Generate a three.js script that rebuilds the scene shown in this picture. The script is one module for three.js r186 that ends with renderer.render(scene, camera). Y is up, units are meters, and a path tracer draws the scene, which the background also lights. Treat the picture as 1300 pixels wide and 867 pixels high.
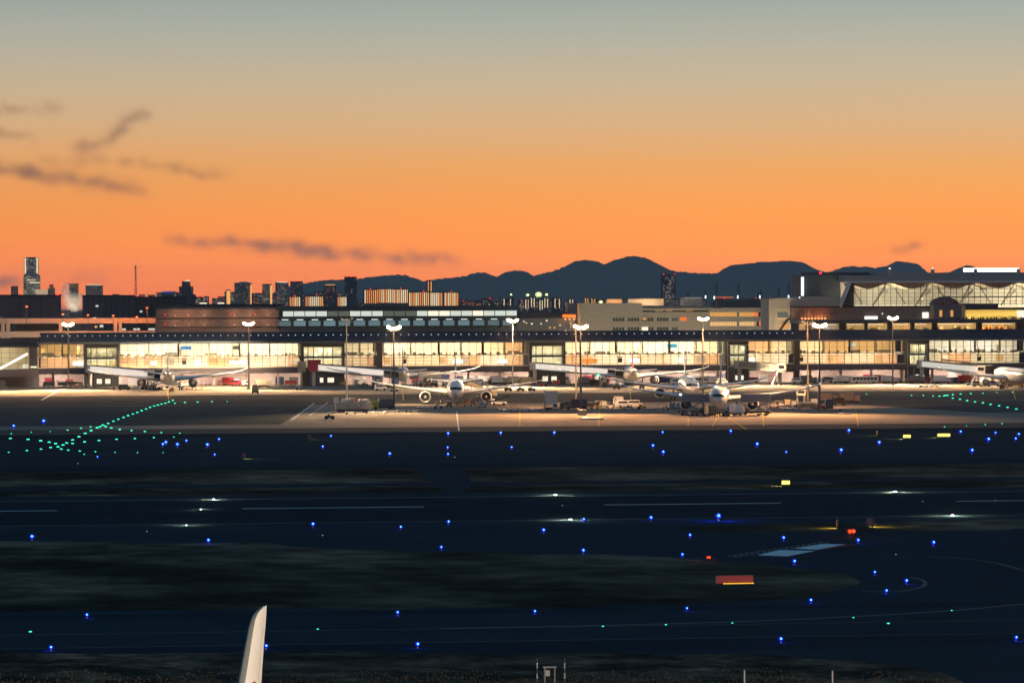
import * as THREE from 'three';
import { mergeGeometries } from 'three/addons/utils/BufferGeometryUtils.js';
import { RoundedBoxGeometry } from 'three/addons/geometries/RoundedBoxGeometry.js';
import { MarchingCubes } from 'three/addons/objects/MarchingCubes.js';
import { RectAreaLightUniformsLib } from 'three/addons/lights/RectAreaLightUniformsLib.js';
import { createNoise2D } from 'simplex-noise';
RectAreaLightUniformsLib.init();

// ---------------------------------------------------------------- camera
const scene = new THREE.Scene();
const R = THREE.MathUtils.degToRad;
const AIR = 2e-5, FOCAL = 4200, HORIZON = 388, EYE = 33.8, YAW = R(-7), ROLL = R(-0.17);   // photograph of 1300 x 867 pixels
const camera = new THREE.PerspectiveCamera(2 * Math.atan(433.5 / FOCAL) * 180 / Math.PI, 1300 / 867, 1, 90000);
camera.rotation.order = 'YXZ';
camera.position.set(0, EYE, 0);
camera.rotation.set(-Math.atan((433.5 - HORIZON) / FOCAL), YAW, ROLL);
camera.updateMatrixWorld(true);
camera.updateProjectionMatrix();
const renderer = new THREE.WebGLRenderer({ antialias: true });
renderer.toneMapping = THREE.LinearToneMapping;
renderer.toneMappingExposure = 1;
renderer.shadowMap.enabled = true;

// directions of the photograph's pixels, and where they meet the ground or an upright plane
const ray = (u, v) => new THREE.Vector3(u / 650 - 1, 1 - v / 433.5, 0.5).unproject(camera).sub(camera.position).normalize();
const G = (u, v, h = 0) => { const d = ray(u, v); return d.multiplyScalar((h - EYE) / d.y).add(camera.position); };
const Q = (u, v, Z) => { const d = ray(u, v); return d.multiplyScalar(-Z / d.z).add(camera.position); };
const XU = (u, Z, v = 450) => Q(u, v, Z).x;
const YV = (v, Z, u = 650) => Q(u, v, Z).y;

let seed = 7;
const rnd = () => { seed = (seed + 0x6d2b79f5) | 0; let t = Math.imul(seed ^ (seed >>> 15), 1 | seed); t = (t + Math.imul(t ^ (t >>> 7), 61 | t)) ^ t; return ((t ^ (t >>> 14)) >>> 0) / 4294967296; };
const rr = (a, b) => a + (b - a) * rnd();
const pick = (a) => a[Math.floor(rnd() * a.length)];
const noise = createNoise2D(rnd);
const fbm = (x, y, o = 4) => { let s = 0, a = 0.5; for (let i = 0; i < o; i++, a *= 0.5, x *= 2.03, y *= 2.03) s += a * noise(x, y); return s; };
const clamp = THREE.MathUtils.clamp, lerp = THREE.MathUtils.lerp, smooth = THREE.MathUtils.smoothstep;
const lin = (hex) => { const c = new THREE.Color(hex); return [c.r, c.g, c.b]; };

// ---------------------------------------------------------------- sky after sunset: glow low in the west, dusk blue above
{
  const W = 4096, H = 2048, BRIGHT = 1.1, data = new Float32Array(W * H * 4);
  const stops = [[-90, '#c0602f'], [0, '#fb7c38'], [0.6, '#ff8a3c'], [1.1, '#ff933d'], [1.7, '#f59946'], [2.4, '#e5a15a'], [3.1, '#d4a97a'], [3.9, '#c1ae8f'], [4.6, '#aeab9a'], [5.3, '#99a49c'],
    [7, '#7f9c9c'], [10, '#658d98'], [16, '#4a7790'], [28, '#33688a'], [50, '#265b7d'], [90, '#205476']].map(([e, c]) => [e, lin(c)]);
  const away = [[-90, '#3a3f58'], [0, '#59546b'], [4, '#54566f'], [10, '#476784'], [20, '#3c6685'], [45, '#295f81'], [90, '#205476']].map(([e, c]) => [e, lin(c)]);
  const at = (list, e) => { let i = 1; while (i < list.length - 1 && list[i][0] < e) i++; const t = clamp((e - list[i - 1][0]) / (list[i][0] - list[i - 1][0]), 0, 1); return [0, 1, 2].map((k) => lerp(list[i - 1][1][k], list[i][1][k], t)); };
  // cloud streaks, as they stand over the western horizon: [x, y, x, y, half thickness, density] in hundredths of a degree right of and above the middle of the view
  const toA = (u) => (u - 650) / FOCAL * 180 / Math.PI, toE = (v) => (HORIZON - v) / FOCAL * 180 / Math.PI;
  const streaks = [[-40, 144, 40, 141, 5, .5], [30, 142, 78, 138, 5, .35], [-30, 170, 20, 172, 6, .45], [10, 172, 50, 176, 6, .35], [100, 190, 140, 178, 9, .45], [135, 180, 165, 156, 9, .55], [160, 158, 182, 146, 9, .65],
    [110, 204, 200, 209, 6, .4], [195, 209, 275, 221, 6, .55], [-40, 208, 60, 222, 9, .95], [40, 220, 165, 238, 12, .6], [60, 205, 115, 204, 6, .3], [225, 305, 330, 310, 6, .6], [300, 308, 430, 322, 9, .95], [420, 321, 560, 329, 8, .7],
    [1060, 322, 1105, 322, 3.4, .35], [1138, 319, 1170, 314, 5, .75], [-10, 357, 30, 354, 6, .8], [95, 354, 130, 355, 4.5, .5]];
  for (let row = 0; row < H; row++) {
    const e = ((row + 0.5) / H - 0.5) * 180, reach = Math.min(37000, 470 / Math.sin(R(Math.max(e, .2)))), clear = BRIGHT * Math.exp(AIR * reach * .85), glow = at(stops, e), dusk = at(away, e);
    for (let col = 0; col < W; col++) {
      const az = ((col + 0.5) / W - 0.5) * 360 + 83;                         // degrees right of the view's middle
      const a = ((az - 3 + 540) % 360) - 180;                                // the sun went down a little right of the middle
      const k = Math.exp(-((a / 78) ** 2)), o = (row * W + col) * 4;
      const tone = 1 + 0.004 * clamp(a, -25, 12), warm = clamp(-a / 12, 0, 1) * smooth(3.5 - e, 0, 3);
      let c = [0, 1, 2].map((i) => lerp(dusk[i], glow[i] * tone, k));
      c = [c[0] * (1 - .06 * warm), c[1] * (1 - .13 * warm), c[2] * (1 - .08 * warm)];
      if (Math.abs(a) < 20 && e > -1 && e < 9) {
        const u = az * Math.PI / 180 * FOCAL + 650, v = HORIZON - e * Math.PI / 180 * FOCAL;
        const wu = u + 14 * fbm(u / 60, v / 30), wv = v + 9 * fbm(u / 50 + 9, v / 16 + 4);
        let d = 0;
        for (const [x0, y0, x1, y1, w0, s] of streaks) { const w = w0 * .72;
          const t = clamp(((wu - x0) * (x1 - x0) + (wv - y0) * (y1 - y0)) / ((x1 - x0) ** 2 + (y1 - y0) ** 2), -.2, 1.2), f = Math.sin(clamp((t + .2) / 1.4, 0, 1) * Math.PI);
          d = Math.max(d, s * Math.sqrt(f) * Math.exp(-(((wv - y0 - t * (y1 - y0)) ** 2 + .25 * (wu - x0 - t * (x1 - x0)) ** 2) / (w * w))));
        }
        d = clamp(d * (.85 + .7 * fbm(u / 22, v / 7)), 0, 1);
        const dark = [.16, .075, .06];
        c = c.map((x, i) => lerp(x, dark[i] + x * .18, Math.min(1, d * 1.7)));
      }
      data[o] = c[0] * clear; data[o + 1] = c[1] * clear; data[o + 2] = c[2] * clear; data[o + 3] = 1;
    }
  }
  const sky = new THREE.DataTexture(data, W, H, THREE.RGBAFormat, THREE.FloatType);
  sky.mapping = THREE.EquirectangularReflectionMapping; sky.magFilter = THREE.LinearFilter; sky.needsUpdate = true;
  scene.background = sky; scene.environment = sky;
}
scene.fog = new THREE.FogExp2(0xe6e6e4, AIR);

// ---------------------------------------------------------------- textures and materials
function tex(size, fn, srgb) {
  const d = new Uint8Array(size * size * 4);
  for (let y = 0; y < size; y++) for (let x = 0; x < size; x++) { const c = fn(x / size, y / size), o = (y * size + x) * 4; for (let i = 0; i < 3; i++) d[o + i] = clamp(Math.round((Array.isArray(c) ? c[i] : c) * 255), 0, 255); d[o + 3] = 255; }
  const t = new THREE.DataTexture(d, size, size); t.wrapS = t.wrapT = THREE.RepeatWrapping; t.magFilter = THREE.LinearFilter; if (srgb) t.colorSpace = THREE.SRGBColorSpace; t.needsUpdate = true; return t;
}
// noise that repeats without a seam
const tile = (x, y, f, o = 4) => { const a = fbm(x * f, y * f, o), b = fbm((x - 1) * f, y * f, o), c = fbm(x * f, (y - 1) * f, o), d = fbm((x - 1) * f, (y - 1) * f, o); return a * (1 - x) * (1 - y) + b * x * (1 - y) + c * (1 - x) * y + d * x * y; };
const at = (t, m) => { const c = t.clone(); c.repeat.set(1 / m, 1 / m); c.needsUpdate = true; return c; };
const grassTex = tex(512, (x, y) => { const p = tile(x, y, 4, 5), q = tile(x, y, 30, 3), s = tile(x + .37, y, 9, 4); const k = clamp(.36 + 1.25 * p + .7 * s, 0, 1) , f = .8 + .45 * q; return [lerp(.22, .7, k) * f, lerp(.27, .65, k) * f, lerp(.27, .58, k) * f]; }, true);
const paveTex = tex(512, (x, y) => { const p = tile(x, y, 5, 5), q = tile(x, y, 60, 2); const k = .86 + .26 * p + .12 * q; return [k, k, k]; });
const slabTex = tex(1024, (x, y) => {   // concrete with tyre marks, oil and repairs
  const p = tile(x, y, 5, 5), q = tile(x, y, 70, 2), r = tile(x * 1, (y * 6) % 1, 9, 3), oil = smooth(tile(x + .5, y + .2, 14, 3), .28, .5);
  const k = (.88 + .3 * p + .1 * q + .16 * r) * (1 - .35 * oil); return [k, k * .985, k * .955]; });
const wallTex = tex(256, (x, y) => { const k = .88 + .22 * tile(x, y, 6, 4) + .08 * tile(x, y, 40, 2); return [k, k, k]; });

const std = (color, rough = .8, extra = {}) => new THREE.MeshPhysicalMaterial({ color: Array.isArray(color) ? new THREE.Color().setRGB(...color) : color, roughness: rough, specularIntensity: .4, ...extra });
const glow = (color, k) => new THREE.MeshStandardMaterial({ color: 0x222222, emissive: color, emissiveIntensity: k, roughness: .6 });
const MAT = {
  grass: std([.74, .62, .54], 1, { map: at(grassTex, 300), specularIntensity: 0 }),
  nearGrass: std([.74, .62, .54], 1, { map: at(grassTex, 70), specularIntensity: 0 }),
  asphalt: std([.024, .047, .064], 1, { map: at(paveTex, 130), specularIntensity: 0 }),
  runway: std([.018, .037, .051], 1, { map: at(paveTex, 90), specularIntensity: 0 }),
  taxilane: std([.12, .115, .105], 1, { map: at(paveTex, 80), specularIntensity: 0 }),
  apron: std([.33, .29, .24], .95, { map: at(slabTex, 170), specularIntensity: 0 }),
  paint: std([.72, .72, .70], .8, { specularIntensity: 0 }), yellowPaint: std([.6, .43, .08], .8, { specularIntensity: 0 }), redPaint: std([.5, .05, .04], .8, { specularIntensity: 0 }),
  hill: std([.11, .1, .09], 1, { specularIntensity: 0 }), field: std([.055, .06, .06], 1, { map: at(paveTex, 900), specularIntensity: 0 }),
  steel: std([.3, .31, .32], .5, { metalness: .6 }), darkSteel: std([.05, .06, .07], .6), poleGrey: std([.42, .4, .36], .6), poleDark: std([.1, .1, .12], .6),
  white: std([.78, .78, .76], .35, { specularIntensity: .6 }), offwhite: std([.62, .61, .57], .6), grey: std([.36, .37, .37], .6), darkGrey: std([.13, .14, .15], .6), black: std([.02, .02, .022], .7), navy: std([.03, .05, .12], .5),
  rubber: std([.025, .025, .027], .9), red: std([.5, .05, .05], .5), maroon: std([.32, .03, .06], .6), yellow: std([.7, .5, .05], .5), green: std([.12, .25, .12], .6), tan: std([.5, .38, .22], .7), orange: std([.7, .25, .05], .6), blue: std([.05, .12, .4], .5),
  roof: std([.035, .065, .095], 1, { map: at(wallTex, 9), specularIntensity: 0 }), fascia: std([.08, .11, .14], .6), concrete: std([.4, .39, .36], .9, { map: at(wallTex, 14) }), beige: std([.5, .46, .38], .9, { map: at(wallTex, 12) }), brown: std([.2, .16, .14], .85, { map: at(wallTex, 12) }),
  cream: std([.86, .8, .7], .8, { map: at(wallTex, 7) }), peach: std([.84, .6, .42], .8, { map: at(wallTex, 9) }), floor: std([.45, .4, .33], .5), warehouse: std([.1, .13, .16], .8, { map: at(wallTex, 25) }), olive: std([.34, .33, .28], .9, { map: at(wallTex, 14) }),
  glass: new THREE.MeshPhysicalMaterial({ color: 0xf2f7f5, transmission: 1, roughness: 0.02, thickness: 0, ior: 1.45 }),
  tealGlass: new THREE.MeshPhysicalMaterial({ color: 0x9fc9c2, transmission: 1, roughness: 0.02, thickness: 0, ior: 1.45 }),
  darkGlass: std([.012, .016, .022], .12, { specularIntensity: 1 }),
  lampWhite: glow(0xfff4e0, 9), lampCool: glow(0xeaf4ff, 9), lampSodium: glow(0xff7a38, 5), lampRed: glow(0xff1a28, 4), lampNavGreen: glow(0x18ff9a, 3),
  winWarm: glow(0xffc983, .85), winGold: glow(0xffb45c, .75), winWhite: glow(0xfff2d8, 1.1), winCool: glow(0xe4ece0, .85), winDim: glow(0xa8b9a8, .22), adBox: glow(0xfff8ee, 2.2), signBlue: glow(0x3aa8ff, .8), signCyan: glow(0x44c9f0, .9), orangeLit: glow(0xff7a3a, .9),
};

// ---------------------------------------------------------------- helpers
const taken = new Map();
function numbered(n) { const k = taken.get(n) || 0; taken.set(n, k + 1); return k ? n + '_' + String(k).padStart(3, '0') : n; }
function prep(g) { const h = g.index ? g.toNonIndexed() : g; for (const k of Object.keys(h.attributes)) if (!['position', 'normal', 'uv'].includes(k)) h.deleteAttribute(k); if (!h.attributes.uv) h.setAttribute('uv', new THREE.BufferAttribute(new Float32Array(h.attributes.position.count * 2), 2)); h.morphAttributes = {}; return h; }
const join = (list) => (list.length === 1 ? list[0] : mergeGeometries(list.map(prep)));
const bx = (w, h, d, x = 0, y = 0, z = 0) => new THREE.BoxGeometry(w, h, d).translate(x, y + h / 2, z);                  // stands on y
const bm = (x0, x1, y0, y1, z0, z1) => { const g = new THREE.BoxGeometry(x1 - x0, y1 - y0, z1 - z0).translate((x0 + x1) / 2, (y0 + y1) / 2, (z0 + z1) / 2); const p = g.attributes.position, n = g.attributes.normal, uv = g.attributes.uv; for (let i = 0; i < p.count; i++) { const ax = Math.abs(n.getX(i)) > .5, ay = Math.abs(n.getY(i)) > .5; uv.setXY(i, ax ? p.getZ(i) : p.getX(i), ay ? p.getZ(i) : p.getY(i)); } return g; };
const rb = (w, h, d, r, x = 0, y = 0, z = 0) => new RoundedBoxGeometry(w, h, d, 2, r).translate(x, y + h / 2, z);
const cyl = (r0, r1, h, x = 0, y = 0, z = 0, n = 12) => new THREE.CylinderGeometry(r1, r0, h, n).translate(x, y + h / 2, z);
const bar = (a, b, w, d = w) => { const A = new THREE.Vector3(...a), B = new THREE.Vector3(...b), L = A.distanceTo(B), g = new THREE.BoxGeometry(w, d, L); const m = new THREE.Matrix4().lookAt(B, A, new THREE.Vector3(0, 1, .001)); m.setPosition(A.add(B).multiplyScalar(.5)); return g.applyMatrix4(m); };
const rod = (a, b, r, n = 8) => { const A = new THREE.Vector3(...a), B = new THREE.Vector3(...b), L = A.distanceTo(B); const g = new THREE.CylinderGeometry(r, r, L, n); g.applyQuaternion(new THREE.Quaternion().setFromUnitVectors(new THREE.Vector3(0, 1, 0), B.clone().sub(A).normalize())); return g.translate(...A.add(B).multiplyScalar(.5).toArray()); };
function obj(name, geo, mat, parent) { const m = new THREE.Mesh(Array.isArray(geo) ? join(geo) : geo, mat); m.name = name; (parent || scene).add(m); return m; }
function tag(o, label, category, group) { o.userData = { label, category }; if (group) o.userData.group = group; return o; }
function thing(name, label, category, pos = [0, 0, 0], turn = 0, group) { const o = new THREE.Group(); o.name = numbered(name); scene.add(o); o.position.set(...pos); o.rotation.y = turn; return tag(o, label, category, group); }
function struct(name, geo, mat) { const m = obj(numbered(name), geo, mat); m.userData.kind = 'structure'; return m; }
function dup(o, pos, turn = 0, label, group) { const c = o.clone(); c.name = numbered(o.name.replace(/_\d{3}$/, '')); c.userData = { ...o.userData }; scene.add(c); c.position.set(...pos); c.rotation.y = turn; if (label) c.userData.label = label; if (group) c.userData.group = group; return c; }
function stuff(m) { m.userData.kind = 'stuff'; return m; }
// a flat sheet from [x, z] corners at height y with its texture in metres
function sheet(pts, y) {
  const s = new THREE.Shape(pts.map(([x, z]) => new THREE.Vector2(x, -z))), g = new THREE.ShapeGeometry(s, 4); g.rotateX(-Math.PI / 2); g.translate(0, y, 0);
  const p = g.attributes.position, uv = g.attributes.uv; for (let i = 0; i < p.count; i++) uv.setXY(i, p.getX(i), p.getZ(i)); return g;
}
// grass sheets have ragged edges: each side is walked in short steps and pushed about by noise
const ragged = (pts, amp = 2.2) => { const out = []; pts.forEach(([x0, z0], i) => { const [x1, z1] = pts[(i + 1) % pts.length], L = Math.hypot(x1 - x0, z1 - z0), n = L > 1600 ? 1 : Math.max(1, Math.ceil(L / 5)); for (let k = 0; k < n; k++) { const x = lerp(x0, x1, k / n), z = lerp(z0, z1, k / n), e = n > 1 ? amp * (noise(x / 16, z / 16) + .6 * noise(x / 5, z / 5 + 40)) : 0; out.push([x, z + e]); } }); return out; };
const sheetPx = (list, y) => sheet(ragged(list.map(([u, v]) => { const g = G(u, v); return [g.x, g.z]; })), y);
const rectSheet = (x0, x1, z0, z1, y) => sheet([[x0, z0], [x1, z0], [x1, z1], [x0, z1]], y);
const ZV = (v, u = 650) => G(u, v).z;
// a painted line along a path of [x, z] points
function strip(path, w, y, closed) {
  const pos = [], idx = [], n = path.length;
  for (let i = 0; i < n; i++) { const a = path[Math.max(0, i - 1)], b = path[Math.min(n - 1, i + 1)], dx = b[0] - a[0], dz = b[1] - a[1], l = Math.hypot(dx, dz) || 1, nx = -dz / l * w / 2, nz = dx / l * w / 2; pos.push(path[i][0] + nx, y, path[i][1] + nz, path[i][0] - nx, y, path[i][1] - nz); }
  for (let i = 0; i < n - 1; i++) idx.push(i * 2, i * 2 + 2, i * 2 + 1, i * 2 + 1, i * 2 + 2, i * 2 + 3);
  const g = new THREE.BufferGeometry(); g.setAttribute('position', new THREE.BufferAttribute(new Float32Array(pos), 3)); g.setIndex(idx); g.computeVertexNormals(); if (g.attributes.normal.getY(0) < 0) { g.setIndex(idx.reverse()); g.computeVertexNormals(); } return g;
}
// ---------------------------------------------------------------- ground, runway, taxiways, apron
struct('ground', rectSheet(-16000, 16000, -37000, 300, -0.05), MAT.field);
const zApron = ZV(541.5), zShoulder = ZV(547.5), XL = -700, XR = 800, zFace = -1410;
struct('airfield_pavement', rectSheet(XL, XR, zShoulder, -60, 0), MAT.asphalt);
struct('apron_shoulder', rectSheet(XL, XR, zApron, zShoulder, 0.012), MAT.taxilane);
struct('apron', rectSheet(XL, XR, zFace - 30, zApron, 0.012), MAT.apron);
struct('apron_taxilane', rectSheet(XL, XR, ZV(512), ZV(499.5), 0.024), MAT.taxilane);
struct('apron_taxilane', sheet([[XL, ZV(537)], [XU(330, -ZV(520)), ZV(537)], [XU(410, -ZV(520)), ZV(512.4)], [XL, ZV(512.4)]], 0.024), MAT.taxilane);
struct('apron_taxilane', sheet([[XU(1180, -ZV(520)), ZV(528)], [XR, ZV(528)], [XR, ZV(512.4)], [XU(1080, -ZV(520)), ZV(512.4)]], 0.024), MAT.taxilane);
// the grass between the pavements
const zG1 = ZV(594), zG2 = ZV(624.5);
struct('grass_verge', sheet(ragged([[XL, ZV(612)], [XL, zG1], [XU(524, 690, 600), zG1], [XU(530, 660, 608), ZV(612)]], 1.6), 0.03), MAT.grass);
struct('grass_verge', sheet(ragged([[XL, zG2], [XL, ZV(616)], [XU(531, 650, 614), ZV(616)], [XU(548, 620, 622), zG2]], 1.6), 0.03), MAT.grass);
struct('grass_verge', sheet(ragged([[XU(577, 660, 608), ZV(612)], [XU(584, 690, 600), zG1], [XR, zG1], [XR, ZV(612)]], 1.6), 0.03), MAT.grass);
struct('grass_verge', sheet(ragged([[XU(568, 620, 622), zG2], [XU(578, 650, 614), ZV(616)], [XR, ZV(616)], [XR, zG2]], 1.6), 0.03), MAT.grass);
struct('grass_island', sheetPx([[-400, 686], [0, 687], [330, 690], [420, 697], [560, 701], [700, 703], [850, 708], [1000, 721], [1060, 727], [1085, 733], [1094, 739], [1086, 746], [1060, 751], [1000, 760], [900, 766], [650, 771], [300, 774], [-400, 780]], 0.03), MAT.grass);
struct('grass_island', sheetPx([[862, 671], [900, 667.5], [1000, 665.5], [1150, 662], [1500, 656], [1500, 668], [1300, 672], [1180, 674], [1000, 677], [900, 675]], 0.03), MAT.grass);
struct('grass_verge', sheetPx([[-400, 832], [0, 830.5], [400, 829], [700, 828.5], [900, 831], [1000, 833.5], [1100, 839], [1160, 846], [1205, 857], [1235, 872], [1260, 900], [1280, 1000], [-500, 1000]], 0.03), MAT.nearGrass);
struct('grass_verge', sheetPx([[-700, 1010], [1300, 1010], [1300, 1180], [-700, 1180]], 0.03), MAT.nearGrass);

// painted markings
function marking(name, geo, mat, label) { return struct(name, geo, mat || MAT.paint); }
const zEdgeFar = ZV(630.5), zEdgeNear = ZV(661), zMid = ZV(642);
marking('runway_edge_line', rectSheet(XL, XR, zEdgeFar - .45, zEdgeFar + .45, .016), std([.24, .25, .24], .9, { specularIntensity: 0 }));
marking('runway_edge_line', rectSheet(XL, XR, zEdgeNear - .3, zEdgeNear + .3, .016), std([.22, .23, .22], .9, { specularIntensity: 0 }));
const zDash = ZV(642.3), xa = XU(307, -zDash, 644), xb = XU(538, -zDash, 644), xc = XU(767, -zDash, 641), period = xc - xa;
for (let k = -3; k < 5; k++) marking('runway_centreline_dash', rectSheet(xa + k * period, xb + k * period, zDash - .55, zDash + .55, .016), MAT.paint);
struct('runway_shoulder', rectSheet(XL, XR, zEdgeFar - 1.2, zEdgeNear + 1.2, .008), MAT.runway);
for (const [v0, v1] of [[547.8, 553], [588, 593.5], [773, 778], [814.6, 829.5]]) struct('taxiway_shoulder', rectSheet(XL, XR, ZV(v0), ZV(v1), .008), MAT.runway);
const px = (list) => list.map(([u, v]) => { const g = G(u, v); return [g.x, g.z]; });
const curve = (list, n = 40) => new THREE.CatmullRomCurve3(list.map(([x, z]) => new THREE.Vector3(x, 0, z))).getPoints(n).map((p) => [p.x, p.z]);
const faded = std([.30, .30, .25], .9, { specularIntensity: 0 }), fadedDim = std([.17, .17, .14], .9, { specularIntensity: 0 });
marking('taxiway_centreline', rectSheet(XL, XR, ZV(797) - .14, ZV(797) + .14, .016), fadedDim);
marking('taxiway_centreline', strip(curve(px([[560, 798], [760, 794.2], [930, 789.7], [1080, 783], [1200, 776], [1320, 765]])), .35, .02), faded);
marking('taxiway_centreline', strip(curve(px([[1095, 751], [1140, 751], [1165, 747], [1175, 742], [1170, 736], [1155, 733]])), .5, .016), fadedDim);
marking('taxiway_centreline', strip(curve(px([[1180, 707], [1220, 709], [1260, 714], [1300, 724]])), .5, .016), fadedDim);
marking('taxiway_edge_line', rectSheet(XL, XR, ZV(814) - .12, ZV(814) + .12, .016), fadedDim);
marking('taxiway_centreline', rectSheet(XL, XR, ZV(573) - .2, ZV(573) + .2, .016), fadedDim);
marking('apron_edge_line', rectSheet(XL, XR, ZV(546.6) - .25, ZV(546.6) + .25, .02), std([.4, .4, .38], .9, { specularIntensity: 0 }));
marking('stand_line', strip(px([[369, 534], [399, 511.5]]), .5, .03), MAT.paint);
marking('stand_line', strip(px([[392, 528], [416, 511]]), .35, .03), MAT.paint);
marking('stand_line', strip(px([[582.5, 547], [579.5, 522]]), .35, .03), MAT.paint);
marking('stand_line', strip(px([[948, 545], [919, 527]]), .35, .03), MAT.yellowPaint);
marking('stand_line', strip(px([[52, 508], [72, 497]]), .8, .03), MAT.paint);
for (const [a, b, v] of [[500, 600, 509], [235, 350, 506], [125, 180, 512], [155, 178, 520], [1090, 1160, 502], [1010, 1040, 508], [560, 610, 548.3]]) marking('apron_guide_line', strip(px([[a, v], [b, v - (b - a) * .008]]), .5, .034), std([.5, .5, .46], .9, { specularIntensity: 0 }));
// lead-in lines, service road dashes and stand boxes on the apron
for (const [u0, v0, u1, v1] of [[214, 512, 212, 496], [512, 509, 511, 494], [801, 508, 800, 494], [1290, 507, 1287, 495], [874, 541, 874, 510], [905, 541, 914, 524], [970, 541, 968, 520], [660, 541, 660, 520], [760, 541, 761, 520], [1090, 541, 1087, 520]]) marking('lead_in_line', strip(px([[u0, v0], [u1, v1]]), .3, .03), MAT.yellowPaint);
for (let x = -60; x < 420; x += 9) marking('service_road_dash', rectSheet(x, x + 4, -1352.2, -1351.9, .02), MAT.paint);
marking('service_road_line', rectSheet(-120, 460, -1346.2, -1345.8, .02), MAT.paint); marking('service_road_line', rectSheet(-120, 460, -1358.2, -1357.8, .02), MAT.paint); marking('stand_limit_line', rectSheet(40, 330, ZV(520.5) - .2, ZV(520.5) + .2, .02), MAT.redPaint);
// the painted holding-position board and the ladder of dashes on the exit taxiway
{
  const a = px([[1010, 698.5], [1046, 690.5], [1086, 691.3], [1036, 698]]), b = px([[962, 705.5], [986, 699.5], [1036, 699], [1004, 707]]);
  marking('painted_holding_board', sheet(px([[1008, 696.5], [1044, 690.6], [1074, 691.2], [1038, 698]]), .016), MAT.paint);
  marking('painted_holding_board', sheet(px([[1038.6, 697.9], [1074.6, 691.25], [1086, 691.6], [1054, 696.2]]), .016), MAT.redPaint);
  marking('painted_holding_board', sheet(px([[962, 705], [990, 698.3], [1036, 699.4], [1000, 706.4]]), .016), MAT.paint);
  for (let r = 0; r < 2; r++) for (let k = 0; k < 17; k++) { const t = k / 16, u = lerp(924, 1040, t) + r * 8, v = lerp(706.3, 689.2, t) + r * .9; marking('holding_ladder_dash', strip(px([[u, v], [u + 4.5, v - .75]]), .45, .016), faded); }
}

// tall dry grass on the near verge: tufts nobody could count
{
  const g = []; for (let k = 0; k < 7; k++) { const a = k * 2.4, w = .05, h = .35 + .3 * rnd(), l = .3 * rnd(); const b = new THREE.BufferGeometry(); const c = Math.cos(a), s = Math.sin(a); b.setAttribute('position', new THREE.BufferAttribute(new Float32Array([c * w, 0, s * w, -c * w, 0, -s * w, l * s, h, -l * c]), 3)); b.computeVertexNormals(); g.push(prep(b)); }
  const geo = mergeGeometries(g), n = 9000, im = new THREE.InstancedMesh(geo, std([.15, .13, .1], 1, { specularIntensity: 0 }), n), m = new THREE.Matrix4(), q = new THREE.Quaternion(), col = new THREE.Color();
  let i = 0; while (i < n) { const u = rr(-60, 1240), v = 838 + 60 * Math.pow(rnd(), .7), limit = u < 950 ? 836 : 836 + (u - 950) ** 2 / 2600; if (v < limit + 3) continue; const p = G(u, v); const dens = fbm(p.x / 14, p.z / 14) + (v - 862) / 20; if (dens < rr(-.5, .35)) continue; q.setFromAxisAngle(new THREE.Vector3(0, 1, 0), rnd() * 6.3); const s = rr(.22, .5); m.compose(new THREE.Vector3(p.x, .02, p.z), q, new THREE.Vector3(s * 1.6, s * rr(.7, 1.25), s * 1.6)); im.setMatrixAt(i, m); const k = rr(.5, 1.25); im.setColorAt(i, col.setRGB(k, k * rr(.92, 1.05), k * rr(.8, 1))); i++; }
  im.name = 'tall_grass'; tag(im, 'tall dry grass tufts growing along the near verge', 'grass'); stuff(im); scene.add(im);
}

// ---------------------------------------------------------------- mountains far behind the city
function ridge(pts, depth, foot, mat) {
  // crest line given by pixels; a real range with a front and a back slope
  const cosY = Math.cos(YAW), crest = []; const n = 520, u0 = pts[0][0], u1 = pts[pts.length - 1][0];
  const c = new THREE.CatmullRomCurve3(pts.map(([u, v]) => new THREE.Vector3(u, v, 0)), false, 'catmullrom', .35), smoothPts = c.getPoints(n * 2);
  const rows = 14, pos = [], idx = [], cols = [];
  for (const s of smoothPts) { const v = s.y + .7 * noise(s.x / 9, 3) + .5 * noise(s.x / 4, 9) + .3 * noise(s.x / 1.7, 5); const p = Q(s.x, v, depth * cosY); cols.push(p); }
  for (const p of cols) for (let r = 0; r <= rows; r++) { const t = r / rows * 2 - 1, h = Math.max(0, p.y - EYE + 60) , fall = 1 - Math.abs(t), ridgeY = Math.pow(fall, .8); const nz = fbm(p.x / 900, t * 3 + 5) * 260 * (1 - fall) * fall * 3; pos.push(p.x, Math.max(-5, (p.y) * ridgeY + nz * Math.min(1, h / 500)), p.z - t * foot); }
  const w = rows + 1; for (let i = 0; i < cols.length - 1; i++) for (let r = 0; r < rows; r++) idx.push(i * w + r, (i + 1) * w + r, i * w + r + 1, i * w + r + 1, (i + 1) * w + r, (i + 1) * w + r + 1);
  const g = new THREE.BufferGeometry(); g.setAttribute('position', new THREE.BufferAttribute(new Float32Array(pos), 3)); g.setIndex(idx); g.computeVertexNormals(); return struct('mountain_range', g, mat);
}
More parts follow.
